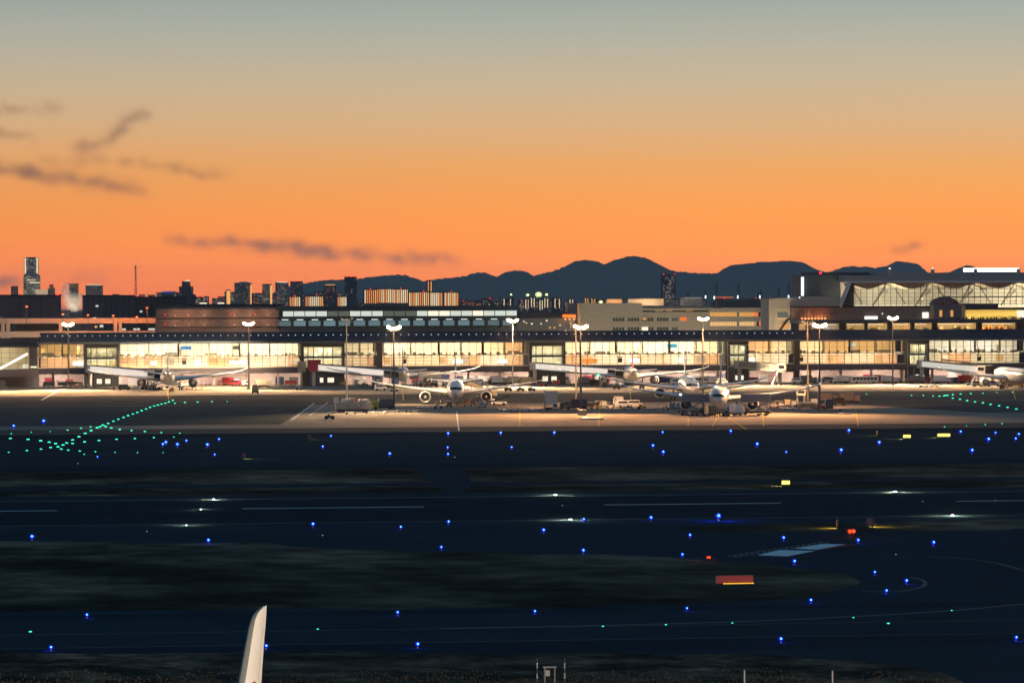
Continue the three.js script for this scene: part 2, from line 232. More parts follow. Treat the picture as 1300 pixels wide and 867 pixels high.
ridge([[330, 384], [360, 366], [400, 357], [420, 355.5], [450, 354], [480, 350.5], [505, 348.5], [515, 349.5], [528, 354], [537, 357], [550, 354.5], [575, 352], [590, 350.5], [600, 347], [608, 345.5], [618, 347], [630, 351], [640, 346.5], [655, 343.5], [667, 345.5], [675, 350.5], [690, 347], [710, 341.5], [728, 332.5], [742, 330], [755, 331], [768, 335], [778, 331], [792, 326.8], [803, 325], [812, 327.5], [818, 326.5], [824, 331], [836, 335], [848, 342.5], [860, 344.5], [885, 346.5], [910, 347], [918, 345], [930, 339], [945, 335.5], [965, 333], [990, 331.5], [1008, 332], [1025, 338], [1045, 345], [1062, 352], [1090, 372], [1120, 386]], 30000, 2600, MAT.hill);
ridge([[1020, 386], [1040, 352], [1060, 343], [1070, 339.5], [1082, 338], [1092, 340], [1098, 338.5], [1108, 342], [1118, 341.5], [1130, 336], [1140, 331.8], [1148, 336], [1157, 343], [1180, 347], [1210, 345], [1220, 340], [1229, 337], [1240, 340], [1250, 344], [1300, 349], [1360, 355], [1450, 386]], 33000, 2800, MAT.hill);
// ---------------------------------------------------------------- terminal concourse: two glazed floors on an open ground level
const ZC = 1410, yB = 7.8, yM = 13.0, yT = 18.3, backZ = -ZC - 17;
const X = (u) => XU(u, ZC, 450);
const concourse = thing('terminal_concourse', 'long terminal concourse with two lit glazed floors and dark sloping roof', 'terminal', [X(650), 0, -ZC]);
const cx0 = X(650);
const L = (x) => x - cx0;                     // world x to the concourse's own axis
const rectLamp = (parent, w, h, x, y, z, dirx, diry, dirz, color, k) => { const l = new THREE.RectAreaLight(color, k, w, h); l.position.set(x, y, z); parent.add(l); const t = new THREE.Vector3(x - dirx, y - diry, z - dirz); l.up.set(0, 1, 0); const m = new THREE.Matrix4().lookAt(new THREE.Vector3(x, y, z), new THREE.Vector3(x + dirx, y + diry, z + dirz), Math.abs(diry) > .9 ? new THREE.Vector3(0, 0, 1) : new THREE.Vector3(0, 1, 0)); l.quaternion.setFromRotationMatrix(m); return l; };
{
  const xa = L(X(48)), xz = L(X(1420));
  // sloping roof with its thickness
  const prof = new THREE.Shape([[8, 18.3], [8, 19.3], [-40, 22.6], [-40, 18.3]].map(([z, y]) => new THREE.Vector2(-z, y)));
  obj('roof', new THREE.ExtrudeGeometry(prof, { depth: xz - xa, bevelEnabled: false }).rotateY(Math.PI / 2).translate(xa, 0, 0), MAT.roof, concourse);
  obj('roof_edge', bm(xa - .3, xz, 18.1, 18.9, 8, 8.5), MAT.fascia, concourse);
  obj('upper_floor', bm(xa, xz, yM - .4, yM, -17.4, -.6), MAT.cream, concourse);
  obj('lower_floor', bm(xa, xz, yB - 2.4, yB - .02, -17.4, 3.2), std([.09, .09, .11], .8), concourse);
  obj('sill_band', bm(xa, xz, yB, yB + .35, -.3, .2), std([.72, .62, .48], .6), concourse);
  obj('ground_floor_wall', bm(xa, xz, 0, yB - 2.4, -15, -14), std([.66, .54, .48], .9, { map: at(wallTex, 8) }), concourse);
  const colG = bx(.9, yB - 2.4, .9); for (let x = xa + 6; x < xz; x += 13.6) obj('column', colG, MAT.concrete, concourse).position.set(x, 0, -1);
  // roof lights along the roof
  const lg = new THREE.SphereGeometry(.26, 8, 6), lm = glow(0xcfe4ea, 1.2);
  for (let u = 50; u < 1010; u += 9.55) { const m = obj('roof_light', lg, lm, concourse); m.position.set(L(XU(u + rr(-.4, .4), ZC + 22, 427)), 21.3, -20); }
}
// bays of glazing: [left px, right px, kind]
const bays = [[50, 106, 'amber'], [151, 226, 'plain'], [226, 304, 'plain'], [304, 381, 'plain'], [437, 477, 'louvre'], [487, 558, 'plain'], [558, 614, 'plain'], [614, 669, 'amber'], [717, 784, 'plain'], [784, 852, 'plain'], [852, 921, 'plain'], [949, 1009, 'amber'], [1016, 1082, 'amber'], [1082, 1149, 'amber'], [1178, 1242, 'teal'], [1242, 1305, 'teal']];
const paneG = {}, looseG = []; let paneCount = 0;
const steelFrame = std([.11, .11, .1], .5, { metalness: .3 });
const lampRow = glow(0xfff0d4, 2.2), wallCool = std([.72, .78, .72], .8, { map: at(wallTex, 9) });
bays.forEach(([u0, u1, kind], bi) => {
  const a = L(X(u0)), b = L(X(u1)), w = b - a, n = Math.max(2, Math.round(w / 3.35)), cw = w / n;
  const rows = [yB + .35, 10.25, yM - .55, yM, 15.4, yT - .2];
  const bars = [];
  for (let i = 0; i <= n; i++) bars.push(bm(a + i * cw - .1, a + i * cw + .1, yB, yT, -.2, .12));
  for (const y of [yB + .4, 9.0, 10.25, 11.6, yM - .2, 15.4, yT - .25]) bars.push(bm(a, b, y - .06, y + .06, -.16, .06));
  obj('mullion_frame', bars, steelFrame, concourse);
  if (kind === 'louvre') { const lv = []; for (let i = 0; i < n * 4; i++) lv.push(bm(a + (i + .5) * cw / 4 - .08, a + (i + .5) * cw / 4 + .08, yB + .4, yT - .3, -1.2, -.6)); obj('louvre_screen', lv, std([.6, .5, .35], .6), concourse); }
  for (const [y0, y1] of [[yB + .45, 10.2], [10.3, yM - .25], [yM - .15, 15.35], [15.45, yT - .3]]) for (let i = 0; i < n; i++) {
    const key = (cw * 100 | 0) + '_' + y0, g = paneG[key] || (paneG[key] = new THREE.BoxGeometry(cw - .14, y1 - y0, .02).translate(0, (y1 - y0) / 2, 0));
    const m = kind === 'teal' && y0 > 12 && i % 7 > 2 && i % 7 < 6 ? MAT.tealGlass : MAT.glass;
    if (u0 >= 150 && u1 < 925 && paneCount < 300) { const p = obj('pane', g, m, concourse); p.position.set(a + (i + .5) * cw, y0, -.05); paneCount++; }
    else looseG.push(g.clone().translate(a + (i + .5) * cw, y0, -.05));
  }
  // inside: back walls of the two floors, ceiling lamps, columns, benches, counters, boards
  const warm = kind === 'amber' || kind === 'louvre';
  let x = a; const cuts = []; while (x < b - 1) { const e = Math.min(b, x + rr(7, 17)); cuts.push([x, e]); x = e; }
  for (const [s, e] of cuts) {
    obj('upper_back_wall', bm(s, e, yM, yT, -17.2 - rr(0, 1.2), -16.8), pick(warm ? [MAT.peach, MAT.cream, MAT.tan] : [MAT.cream, MAT.white, MAT.cream]), concourse);
    obj('lower_back_wall', bm(s, e, yB, yM - .55, -13.2 - rr(0, 1.2), -12.9), kind === 'teal' ? pick([wallCool, MAT.cream, MAT.peach]) : pick([MAT.peach, MAT.peach, MAT.cream, MAT.white]), concourse);
    if (rnd() < .5) obj('wall_board', bm(s + 1, s + 1 + rr(1.5, 4), yB + 1, yM - 1.4, -12.9, -12.6), pick([MAT.tan, MAT.tan, MAT.cream, MAT.white, MAT.grey, MAT.white]), concourse);
    if (rnd() < .55) obj('shop_counter', bm(s + .8, s + rr(3, 6), yM, yM + rr(.9, 1.5), -7.5, -6), pick([MAT.brown, MAT.tan, MAT.darkGrey, MAT.white]), concourse);
    if (rnd() < .4) obj('partition', bm(s + .3, s + .3 + rr(.4, 1.3), yM, yM + rr(2.4, 4), -9, -8), pick([MAT.tan, MAT.brown, MAT.grey]), concourse);
  }
  const benchM = std([.3, .24, .17], .7); for (let q = a + 1; q < b - 1; q += rr(1.4, 4.4)) obj('bench', bx(rr(.5, 1.6), rr(.4, 1.0), .7, q, yM, -2 - rr(0, 2)), benchM, concourse);
  for (let q = 0; q <= 2; q++) obj('column', bx(.8, yT - yM, .8, a + w * (q * .5), yM, -4.5), kind === 'plain' ? MAT.offwhite : MAT.tan, concourse);
  const lamps = []; for (let q = a + 2; q < b - 1; q += 3.4) lamps.push(bm(q - .9, q + .9, yT - .35, yT - .22, -13, -3)); obj('ceiling_lamp', lamps, lampRow, concourse);
  const lamps2 = []; for (let q = a + 2; q < b - 1; q += 3.4) lamps2.push(bm(q - .5, q + .5, yM - .72, yM - .62, -9, -2)); obj('ceiling_lamp', lamps2, lampRow, concourse);
  const tone = { plain: [1, .72, .43], amber: [1, .6, .3], louvre: [1, .74, .46], teal: [.98, .82, .66] }[kind], c = new THREE.Color().setRGB(...tone);
  rectLamp(concourse, w * .96, 3, (a + b) / 2, yT - .4, -6, 0, -.75, -.66, c, kind === 'plain' ? 45 : kind === 'teal' ? 20 : 28);
  rectLamp(concourse, w * .96, 2, (a + b) / 2, yM - .75, -4, 0, -.7, -.7, new THREE.Color().setRGB(1, .62, .36), kind === 'teal' ? 30 : 38);
});
stuff(obj('glazing', looseG, MAT.glass, concourse));
// bright advertisement boxes on the lower floor, boards above and hanging gate displays
for (const [u, w] of [[98, 13], [195, 9], [251, 9], [297, 10], [307, 15], [585, 13], [642, 12], [811, 14], [872, 9], [960, 12]]) obj('advert_lightbox', bm(L(X(u - w / 2)), L(X(u + w / 2)), 8.7, 10.5, -12.4, -12.1), MAT.adBox, concourse);
for (const [u, w, m] of [[236, 14, MAT.signBlue], [856, 13, MAT.signCyan], [1085, 10, MAT.winCool], [300, 9, MAT.winDim]]) obj('info_sign', bm(L(X(u - w / 2)), L(X(u + w / 2)), 15.5, 17, -5, -4.8), m, concourse);
for (const u of [233, 513, 787, 1017, 1243]) { const g = obj('docking_display', [bx(1.7, 2.6, .5, 0, 9.2, 0), bx(.3, 3, .3, 0, 11.8, -.6)], MAT.black, concourse); g.position.set(L(X(u)), 0, 1.2); obj('display_light', bx(1.2, .5, .1, 0, 11.0, .35), MAT.winWarm, g); }
for (const u of [482, 1012]) obj('facade_pier', bm(L(X(u - 4)), L(X(u + 3.2)), 0, 18, -1, .8), MAT.darkSteel, concourse);
obj('advert_panel', bm(L(X(745)), L(X(764)), 9.1, 10.6, -12.4, -12.1), MAT.orange, concourse);
// light in the open ground level
for (let u = 60; u < 1300; u += 88) { const x = L(X(u)); rectLamp(concourse, 20, 1.2, x, yB - 2.6, -5, 0, -.8, -.6, new THREE.Color().setRGB(1, .76, .62), 55); const q = []; for (let k = -2; k <= 2; k++) q.push(bm(x + k * 4.6 - .6, x + k * 4.6 + .6, yB - 2.6, yB - 2.44, -6, -4.6)); obj('ceiling_lamp', q, lampRow, concourse); }
for (let u = 55; u < 1290; u += rr(14, 30)) { if (rnd() < .75) obj('loading_door', bm(L(X(u)), L(X(u)) + rr(2.5, 4.5), .1, rr(2.6, 4.2), -14, -13.8), pick([MAT.grey, MAT.darkGrey, MAT.white, MAT.offwhite, MAT.maroon, MAT.navy]), concourse); }

// gate towers standing before the glazing, where the boarding bridges start
function gateTower(u0, u1, tone, label) {
  const a = X(u0), b = X(u1), w = b - a, t = thing('gate_tower', label, 'gate tower', [(a + b) / 2, 0, -ZC + 5], 0, 'gate towers of the concourse');
  const dark = std([.035, .045, .05], .5), edge = std(tone ? [.32, .4, .38] : [.06, .07, .08], .5);
  obj('wall', [bm(-w / 2, w / 2, 0, 6.2, -6, 0), bm(-w / 2, w / 2, 16.6, 18.0, -6, 0), bm(-w / 2, -w / 2 + .9, 6.2, 16.6, -6, 0), bm(w / 2 - .9, w / 2, 6.2, 16.6, -6, 0)], dark, t);
  obj('floor_slab', [bm(-w / 2 + .9, w / 2 - .9, 6.2, 7.4, -6, .1), bm(-w / 2 + .9, w / 2 - .9, 11.6, 12.5, -6, .1)], dark, t);
  obj('steel_edge', [bm(-w / 2 - .3, -w / 2, 0, 18.8, -.2, .4), bm(-w / 2, w / 2, 16.4, 16.7, .1, .4), bm(-w / 2, w / 2, 11.9, 12.2, .1, .4), bm(-w / 2, w / 2, 7.1, 7.4, .1, .4), bm(-w / 2 - 1.3, -w / 2 + 1, 18.8, 19.0, -.4, .6), bm(-w / 2 + 2.4, -w / 2 + 2.7, 0, 16.6, .1, .5)], edge, t);
  obj('back_wall', bm(-w / 2, w / 2, 6, 17, -6.6, -6.1), MAT.cream, t);
  const n = Math.max(2, Math.round(w / 5)), cw = (w - 1.8) / n;
  for (const [y0, y1] of [[7.4, 11.6], [12.5, 16.6]]) {
    for (let i = 0; i < n; i++) { const p = obj('pane', bm(-w / 2 + .9 + i * cw + .15, -w / 2 + .9 + (i + 1) * cw - .15, y0, y1, -.1, -.06), MAT.glass, t); if (i) obj('mullion', bm(-w / 2 + .9 + i * cw - .15, -w / 2 + .9 + i * cw + .15, y0, y1, -.5, .05), dark, t); }
    const q = []; for (let i = 0; i < n * 2; i++) q.push(bm(-w / 2 + 1 + i * cw / 2, -w / 2 + 1 + i * cw / 2 + rr(.5, cw / 2.2), y0, y0 + rr(1.2, 3.7), -4, -3.4)); stuff(obj('fitting', q, pick([MAT.tan, MAT.white, MAT.cream, MAT.olive]), t));
    obj('ceiling_lamp', bm(-w / 2 + 1.4, w / 2 - 1.4, y1 - .2, y1 - .1, -4, -2), lampRow, t);
    rectLamp(t, w - 2.4, 1.6, 0, y1 - .25, -1.8, 0, -.7, -.7, new THREE.Color().setRGB(1, .8, .45), 20);
  }
  // stair windows low down
  obj('service_window', bm(-w / 2 + w * .35, -w / 2 + w * .5, 1.4, 3.4, 0, .08), MAT.winWhite, t); obj('service_window', bm(-w / 2 + w * .6, -w / 2 + w * .75, 1.4, 3.4, 0, .08), MAT.winWhite, t);
  return t;
}
gateTower(107, 150, 0, 'dark gate tower with cream shelves behind glass beside amber glazed bay');
gateTower(382, 436, 0, 'wide dark gate tower with golden windows behind the maroon bridge hood');
gateTower(671, 716, 0, 'dark gate tower with crowded cream windows near twin floodlight masts');
gateTower(922, 948, 1, 'narrow gate tower with teal steel edges behind the unlit bridge');
gateTower(1150, 1177, 1, 'narrow teal edged gate tower beneath the domed roof pavilion');

// the low link at the concourse's end, with a lit sloping passage
{
  const a = XU(-60, ZC + 6), b = XU(48, ZC + 6), w = b - a, t = thing('concourse_link', 'dim glazed end building with white sloping passage inside', 'terminal', [(a + b) / 2, 0, -ZC - 8]);
  obj('base', [bm(-w / 2, w / 2, 4.4, 7.6, 0, 12), bm(-w / 2, w / 2, 0, 4.4, -4, -3)], std([.16, .14, .14], .8), t);
  obj('roof', [bm(-w / 2, w / 2, 16.8, 18.2, -16, 12.4), bm(-w / 2, w / 2 - 4, 18.2, 20.4, -16, 2)], MAT.roof, t);
  obj('back_wall', bm(-w / 2, w / 2, 7.6, 16.8, -3, -2.4), std([.5, .45, .34], .8), t);
  const lk = (u) => XU(u, ZC - 4, 460) - (a + b) / 2;
  obj('stair_block', bm(lk(36), lk(46.5), 7.6, 16.8, 2, 9), std([.09, .1, .13], .6), t);
  const bars = []; for (let q = 0; q < 11; q++) bars.push(bm(-w / 2 + q * 3.4 - .1, -w / 2 + q * 3.4 + .1, 7.6, 16.8, 11.4, 11.7)); for (const y of [10, 12.4, 14.6]) bars.push(bm(-w / 2, w / 2 - 4, y - .08, y + .08, 11.4, 11.7)); obj('mullion_frame', bars, steelFrame, t);
  for (let q = 0; q < 10; q++) obj('pane', bm(-w / 2 + q * 3.4 + .15, -w / 2 + (q + 1) * 3.4 - .15, 7.7, 16.7, 11.5, 11.52), MAT.glass, t);
  obj('passage_light', bar([lk(-12), 6.0, 12.6], [lk(34.5), 14.2, 12.6], .8, 1.0), glow(0xfff3ea, 1.4), t);
  obj('bright_lamp', [bx(2.2, 1.8, .5, lk(31), 8.0, 10), bx(2.6, .7, .5, lk(42), 8.2, 12.2)], MAT.winWhite, t);
  rectLamp(t, w * .8, 2, -6, 16.5, 8, 0, -.7, -.7, new THREE.Color().setRGB(1, .78, .5), 46);
  obj('service_bay', [bm(-w / 2 + 16, -w / 2 + 22, 0, 3.4, 4, 9)], std([.2, .19, .17], .8), t);
}

// ---------------------------------------------------------------- the main terminal behind the concourse
const ZM = 1520;
{
  const x = (u) => XU(u, ZM, 390), y = (v, u = 1150) => YV(v, ZM, u), m = thing('terminal_building', 'large terminal hall with wavy lit glass wall under broad roof', 'terminal', [x(1150), 0, -ZM]), l = (u) => x(u) - x(1150);
  const xr = l(1430);
  // hall
  const yTop = y(346, 1200), ySoff = y(357.5, 1200), yWave = y(363, 1200), yGlass0 = y(388, 1200);
  obj('roof', [bm(l(1077), xr, ySoff, yTop - 1.2, -60, 4), bm(l(1120), xr, yTop - 1.2, yTop, -60, -2)], std([.3, .31, .3], .7), m);
  obj('roof_edge', bm(l(1077), xr, ySoff - .5, ySoff + .3, 4, 4.7), MAT.offwhite, m);
  // wavy ceiling edge
  const sh = new THREE.Shape(); sh.moveTo(l(1085), ySoff - .4); sh.lineTo(xr, ySoff - .4); const waves = []; for (let q = 0; q <= 140; q++) { const xx = lerp(xr, l(1085), q / 140); waves.push([xx, yWave + 1.25 * Math.cos((xx - l(1131)) / (l(1186) - l(1131)) * Math.PI * 2)]); } for (const p of waves) sh.lineTo(...p);
  obj('wave_ceiling', new THREE.ExtrudeGeometry(sh, { depth: 22, bevelEnabled: false }).translate(0, 0, -22), std([.55, .47, .34], .8), m);
  obj('back_wall', bm(l(1085), xr, yGlass0 - 4, ySoff, -30, -29), MAT.cream, m);
  const fr = (a, b, c, d) => new THREE.Shape([[l(a), y(390)], [l(b), y(390)], [l(c), ySoff], [l(d), ySoff]].map((q) => new THREE.Vector2(...q)));
  obj('side_frame', new THREE.ExtrudeGeometry(fr(1065, 1067, 1080, 1077.6), { depth: 6, bevelEnabled: false }).translate(0, 0, -2), MAT.offwhite, m); obj('side_wall', new THREE.ExtrudeGeometry(fr(1067, 1086, 1086, 1080), { depth: 1, bevelEnabled: false }).translate(0, 0, -3), std([.09, .12, .12], .8), m);
  const grid = []; for (let u = 1086; u < 1420; u += 7.6) grid.push(bm(l(u) - .09, l(u) + .09, yGlass0, yWave + 1.2, -.4, 0)); for (const v of [367, 372, 377, 382, 386]) grid.push(bm(l(1086), xr, y(v, 1200) - .07, y(v, 1200) + .07, -.4, 0)); grid.push(bm(l(1200), xr, y(377, 1200) - .3, y(377, 1200) + .3, -.4, .6)); obj('mullion_frame', grid, steelFrame, m);
  for (let u = 1086; u < 1320; u += 15.2) for (const [v0, v1] of [[364, 371.8], [372.2, 381.8], [382.2, 388]]) obj('pane', bm(l(u) + .1, l(u + 15.2) - .1, y(v1, 1200), y(v0, 1200), -.3, -.26), MAT.glass, m);
  for (let k = 0; k < 5; k++) { const u = 1131 + k * 54.5; obj('truss', [bar([l(u - 20), yGlass0, -4], [l(u - 3), yWave + 1, -4], .55), bar([l(u - 33), yGlass0 + 1, -4], [l(u - 46), yWave - 1, -4], .45), bar([l(u - 9), yGlass0 + 3, -9], [l(u + 2), yWave - 2, -9], 2.2, .7)], std([.3, .27, .2], .7), m); }
  for (let k = 0; k < 6; k++) { const u = 1100 + k * 54.5; obj('roof_mast', [bx(1.4, 3, 1.4, l(u + 31), yTop - 1.4, -1)], MAT.grey, m); obj('mast_light', bx(.9, .7, .7, l(u + 31), yTop + 1.6, -1), MAT.winWhite, m); }
  rectLamp(m, xr - l(1090), 3, (xr + l(1090)) / 2, yGlass0 + .4, -6, 0, .75, -.66, new THREE.Color().setRGB(1, .82, .56), 50);
  obj('uplight_row', bm(l(1090), xr, yGlass0 + .1, yGlass0 + .3, -8, -5), lampRow, m);
  obj('roof_light_strip', bm(l(1228), l(1297), yTop + .4, yTop + 2.1, -6, -5.2), glow(0xfff6e6, 3), m); obj('roof_light_strip', bm(l(1228), l(1297), yTop, yTop + .4, -6, -5.2), MAT.grey, m);
  // plant block with white light strip
  obj('plant_block', [bm(l(1032), l(1078), y(376), y(348), -46, -20), bm(l(1044), l(1118), y(348), y(345), -46, -22)], std([.07, .085, .1], .8), m);
  obj('plant_face', bm(l(1052), l(1075), y(374), y(361), -20, -19.6), std([.07, .085, .1], .8), m);
  obj('strip_light', bm(l(1028.6), l(1031.6), y(375), y(351), -19.4, -18.6), glow(0xeaf6ff, 2), m);
  obj('beacon_light', new THREE.SphereGeometry(.5, 10, 8).translate(l(1055), y(345.6), -22), glow(0xff1a28, 9), m);
  // beige block and its side wing
  obj('beige_block', [bm(l(978), l(1068), y(391), y(378), -18, 0), bm(l(1032), l(1064), y(378), y(375.6), -18, -3), bm(l(976), l(984), 12, y(379), -18, 1)], MAT.beige, m);
  obj('side_wing', [bm(l(984), l(1005), 12, y(391.2), -18, -1)], std([.55, .5, .4], .9), m);
  obj('wing_window', [bm(l(988), l(1001), y(403), y(396), -.9, -.7)], MAT.winDim, m); obj('window_sill', bm(l(988), l(1001), y(404), y(403), -.95, -.4), MAT.winWarm, m); obj('wing_window', bm(l(991), l(1003), y(416), y(411), -.9, -.7), MAT.winGold, m);
  obj('stair_rail', [bar([l(990), y(419), .6], [l(1000), y(405), .6], .9), bar([l(1000), y(405), .6], [l(1004), y(404), .6], .9)], MAT.black, m);
  // brown restaurant wall
  obj('brown_wall', bm(l(1004), l(1182), y(405.5), y(390), -12, 2), std([.26, .21, .19], .85, { map: at(wallTex, 20) }), m);
  obj('wall_cap', bm(l(1003), l(1184), y(390), y(388.4), -12, 3), MAT.black, m);
  for (let u = 1015; u < 1060; u += 4.2) { obj('wall_fin', bm(l(u), l(u + .7), y(403.5), y(393), 2, 2.5), MAT.brown, m); }
  for (let u = 1017; u < 1048; u += 4.2) obj('wall_lamp', bx(.7, .5, .4, l(u), y(404.6), 3), glow(0xffa060, 3), m);
  { const s = new THREE.SpotLight(0xff9a60, 900, 60, 1.2, .6); for (const u of [1025, 1042]) { const p = new THREE.PointLight(0xff9456, 60); p.position.set(l(u), y(403.4), 4.6); m.add(p); } }
  obj('lit_sign', bm(l(1097), l(1113), y(405), y(401.4), 2.2, 2.6), glow(0xfff8f0, 1.8), m);
  obj('lit_window', bm(l(1170), l(1178), y(404), y(396.5), 2.2, 2.5), glow(0xfff0e4, 1.2), m);
  obj('terrace_lamp', new THREE.SphereGeometry(.35, 8, 6).translate(l(1119), y(398), 3), MAT.winWhite, m);
  // domed pavilion
  obj('pavilion', bm(l(1184), l(1223), y(405.5), y(387), -14, 3), std([.16, .16, .17], .8), m);
  obj('dome', new THREE.SphereGeometry((l(1222) - l(1184)) / 2, 36, 12, 0, Math.PI * 2, 0, Math.PI / 2).scale(1, .52, .8).translate(l(1203), y(387), -6), std([.02, .05, .085], 1, { specularIntensity: 0 }), m);
  for (const u of [1193, 1207]) obj('lit_window', bm(l(u - 1.6), l(u + 1.6), y(402), y(394), 3.1, 3.3), MAT.winGold, m);
  for (const u of [1182, 1221.5]) obj('pilaster', bx(1.8, y(388) - y(405), 1, l(u), y(405), 3), MAT.tan, m);
  // arcade right of the dome
  obj('arcade_wall', bm(l(1224), xr, y(405.5), y(393.5), -9, -8), std([.5, .48, .28], .85), m);
  obj('arcade_roof', [bm(l(1224), xr, y(393.5), y(390.8), -10, 4), bm(l(1224), l(1268), y(390.8), y(385.5), -10, 0)], std([.06, .07, .09], .8), m);
  for (let k = 0; k < 7; k++) { const u = 1236 + k * 12.2; obj('arcade_lamp', bx(.8, .5, .5, l(u), y(404.6), -6), MAT.winGold, m); const p = new THREE.PointLight(0xffd27a, 50); p.position.set(l(u), y(403.5), -5.4); m.add(p); }
  obj('lit_sign', bm(l(1291), l(1302), y(403.5), y(394.5), 1, 1.4), glow(0xfff0d8, 1.1), m);
  // terrace edge and the golden lounge windows under it
  obj('terrace', [bm(l(1004), xr, y(410), y(405.5), -12, 22), bm(l(1016), xr, y(430), y(422.5), -12, 40)], std([.06, .08, .1], .8), m);
  const ppl = []; for (let u = 1186; u < 1300; u += rr(2, 7)) ppl.push(bx(.5, rr(.6, 1.3), .4, l(u), y(405.5), 18)); obj('planter_row', ppl, MAT.black, m);
  obj('lounge_wall', bm(l(1016), xr, y(422.5), y(410), -3, -2), std([.55, .4, .24], .8, { map: at(wallTex, 6) }), m);
  for (const [a, b, mm] of [[1022, 1026, 0], [1033, 1058, 1], [1066, 1090, 2], [1093, 1119, 0], [1124, 1148, 0], [1152, 1175, 0], [1181, 1231, 0], [1237, 1281, 0], [1290, 1330, 0]]) {
    const n = Math.max(1, Math.round((b - a) / 9)); for (let i = 0; i < n; i++) obj('pane', bm(l(lerp(a, b, i / n)) + .1, l(lerp(a, b, (i + 1) / n)) - .1, y(422), y(411), 14, 14.04), MAT.glass, m);
    const q = []; for (let u = a; u < b; u += rr(1.2, 3)) q.push(bx(rr(.5, 1.6), rr(.8, 3.2), .8, l(u + .8), y(422.5), rr(2, 10))); obj('lounge_furniture', q, pick([MAT.tan, MAT.orange, MAT.brown]), m);
    const lampy = []; for (let u = a + 2; u < b - 1; u += 5) lampy.push(bm(l(u), l(u + 1.6), y(411) - .3, y(411) - .15, 4, 9)); obj('ceiling_lamp', lampy, lampRow, m);
    rectLamp(m, l(b) - l(a), 1.6, l((a + b) / 2), y(411) - .5, 6, 0, -.6, -.8, mm === 1 ? new THREE.Color().setRGB(.8, .9, .9) : new THREE.Color().setRGB(1, .72, .34), mm === 2 ? 8 : 20);
  }
  for (const [a, b] of [[1016, 1022], [1026, 1033], [1058, 1066], [1090, 1093], [1119, 1124], [1148, 1152], [1175, 1181], [1231, 1237], [1281, 1290]]) obj('lounge_pier', bm(l(a), l(b), y(422.5), y(410), 12, 15), MAT.darkSteel, m);
}

// ---------------------------------------------------------------- buildings between: car park, offices, roads, warehouses
const ZP = 1640;
{
  const x = (u) => XU(u, ZP, 405), y = (v, u = 420) => YV(v, ZP, u), t = thing('car_park', 'long car park with brown decks and bands of lit glass under dark roof', 'car park', [x(420), 0, -ZP]), l = (u) => x(u) - x(420);
  obj('roof', [bm(l(350), l(656), y(394), y(388.5), -40, 1), bm(l(198), l(350), y(392), y(389.5), -40, .5)], MAT.roof, t);
  for (const [v0, v1] of [[403.3, 391.5], [415, 405], [430, 416.6]]) { obj('deck_parapet', bm(l(198), l(354), y(v0, 280), y(v1, 280), -.5, 0), MAT.brown, t); obj('deck_floor', bm(l(198.2), l(353.8), y(v0, 280), y(v0, 280) + .5, -36, -.5), MAT.concrete, t); }
  obj('deck_back_wall', bm(l(198.5), l(354), y(432, 280), y(391, 280), -40, -36.2), MAT.concrete, t);
  const lg = new THREE.SphereGeometry(.34, 8, 6);
  for (const v of [400.2, 412.6]) for (const u of [222, 239, 259, 297, 317, 339]) { const b = obj('deck_light', lg, MAT.winWarm, t); b.position.set(l(u), y(v, 280), .6); const q = new THREE.PointLight(0xffb48c, 34); q.position.set(l(u), y(v, 280) + 1.5, 3.4); q.shadow.radius = 30; t.add(q); }
  for (const [u, v] of [[209, 399.4], [237, 399], [292, 399], [324, 399], [209, 411.6]]) { const b = obj('red_light', lg, MAT.lampRed, t); b.scale.setScalar(.65); b.position.set(l(u), y(v, 280), .6); }
  for (const [v, n] of [[407, 6], [419.6, 4]]) for (let k = 0; k < n; k++) obj('vent_slot', bm(l(229 + k * 9), l(233 + k * 9), y(v + .5, 280), y(v - .6, 280), 0, .15), MAT.black, t);
  // lit bands
  obj('glazed_core', bm(l(355), l(656), y(432), y(394), -36, -7), std([.05, .07, .08], .8), t);
  for (let k = 0; k < 21; k++) { const u = 359 + k * 14.2, dim = [4, 5, 9, 10, 11].includes(k); obj('upper_window', bm(l(u), l(u + 13.2), y(401.2, 500), y(394.8, 500), -1, -.7), dim ? MAT.winDim : pick([MAT.winCool, MAT.winWhite, MAT.winCool]), t); }
  for (let k = 0; k < 16; k++) { const u = 354 + k * 19; if (u > 650) break; obj('deck_window', bm(l(u), l(u + 15.5), y(413.6, 500), y(407, 500), -6, -5.6), glow(0x86aab2, rr(.3, .55)), t); obj('deck_light', bx(3.2, .5, .5, l(u + 8), y(405.8, 500), -3), glow(0xe8f4f4, 2), t); obj('deck_column', bm(l(u + 16), l(u + 18.6), y(431), y(403), -4, 0), MAT.darkSteel, t); }
  for (let k = 0; k < 4; k++) obj('deck_window', bm(l(354 + k * 19), l(369 + k * 19), y(423, 400), y(418.5, 400), -6, -5.6), glow(0x8fb0b4, .3), t);
  obj('deck_slab', [bm(l(355), l(656), y(405.2, 500), y(402, 500), -6, .2), bm(l(355), l(656), y(432, 500), y(416, 500), -5, -.2)], std([.05, .075, .09], .8), t);
}
const ZO = 1660;
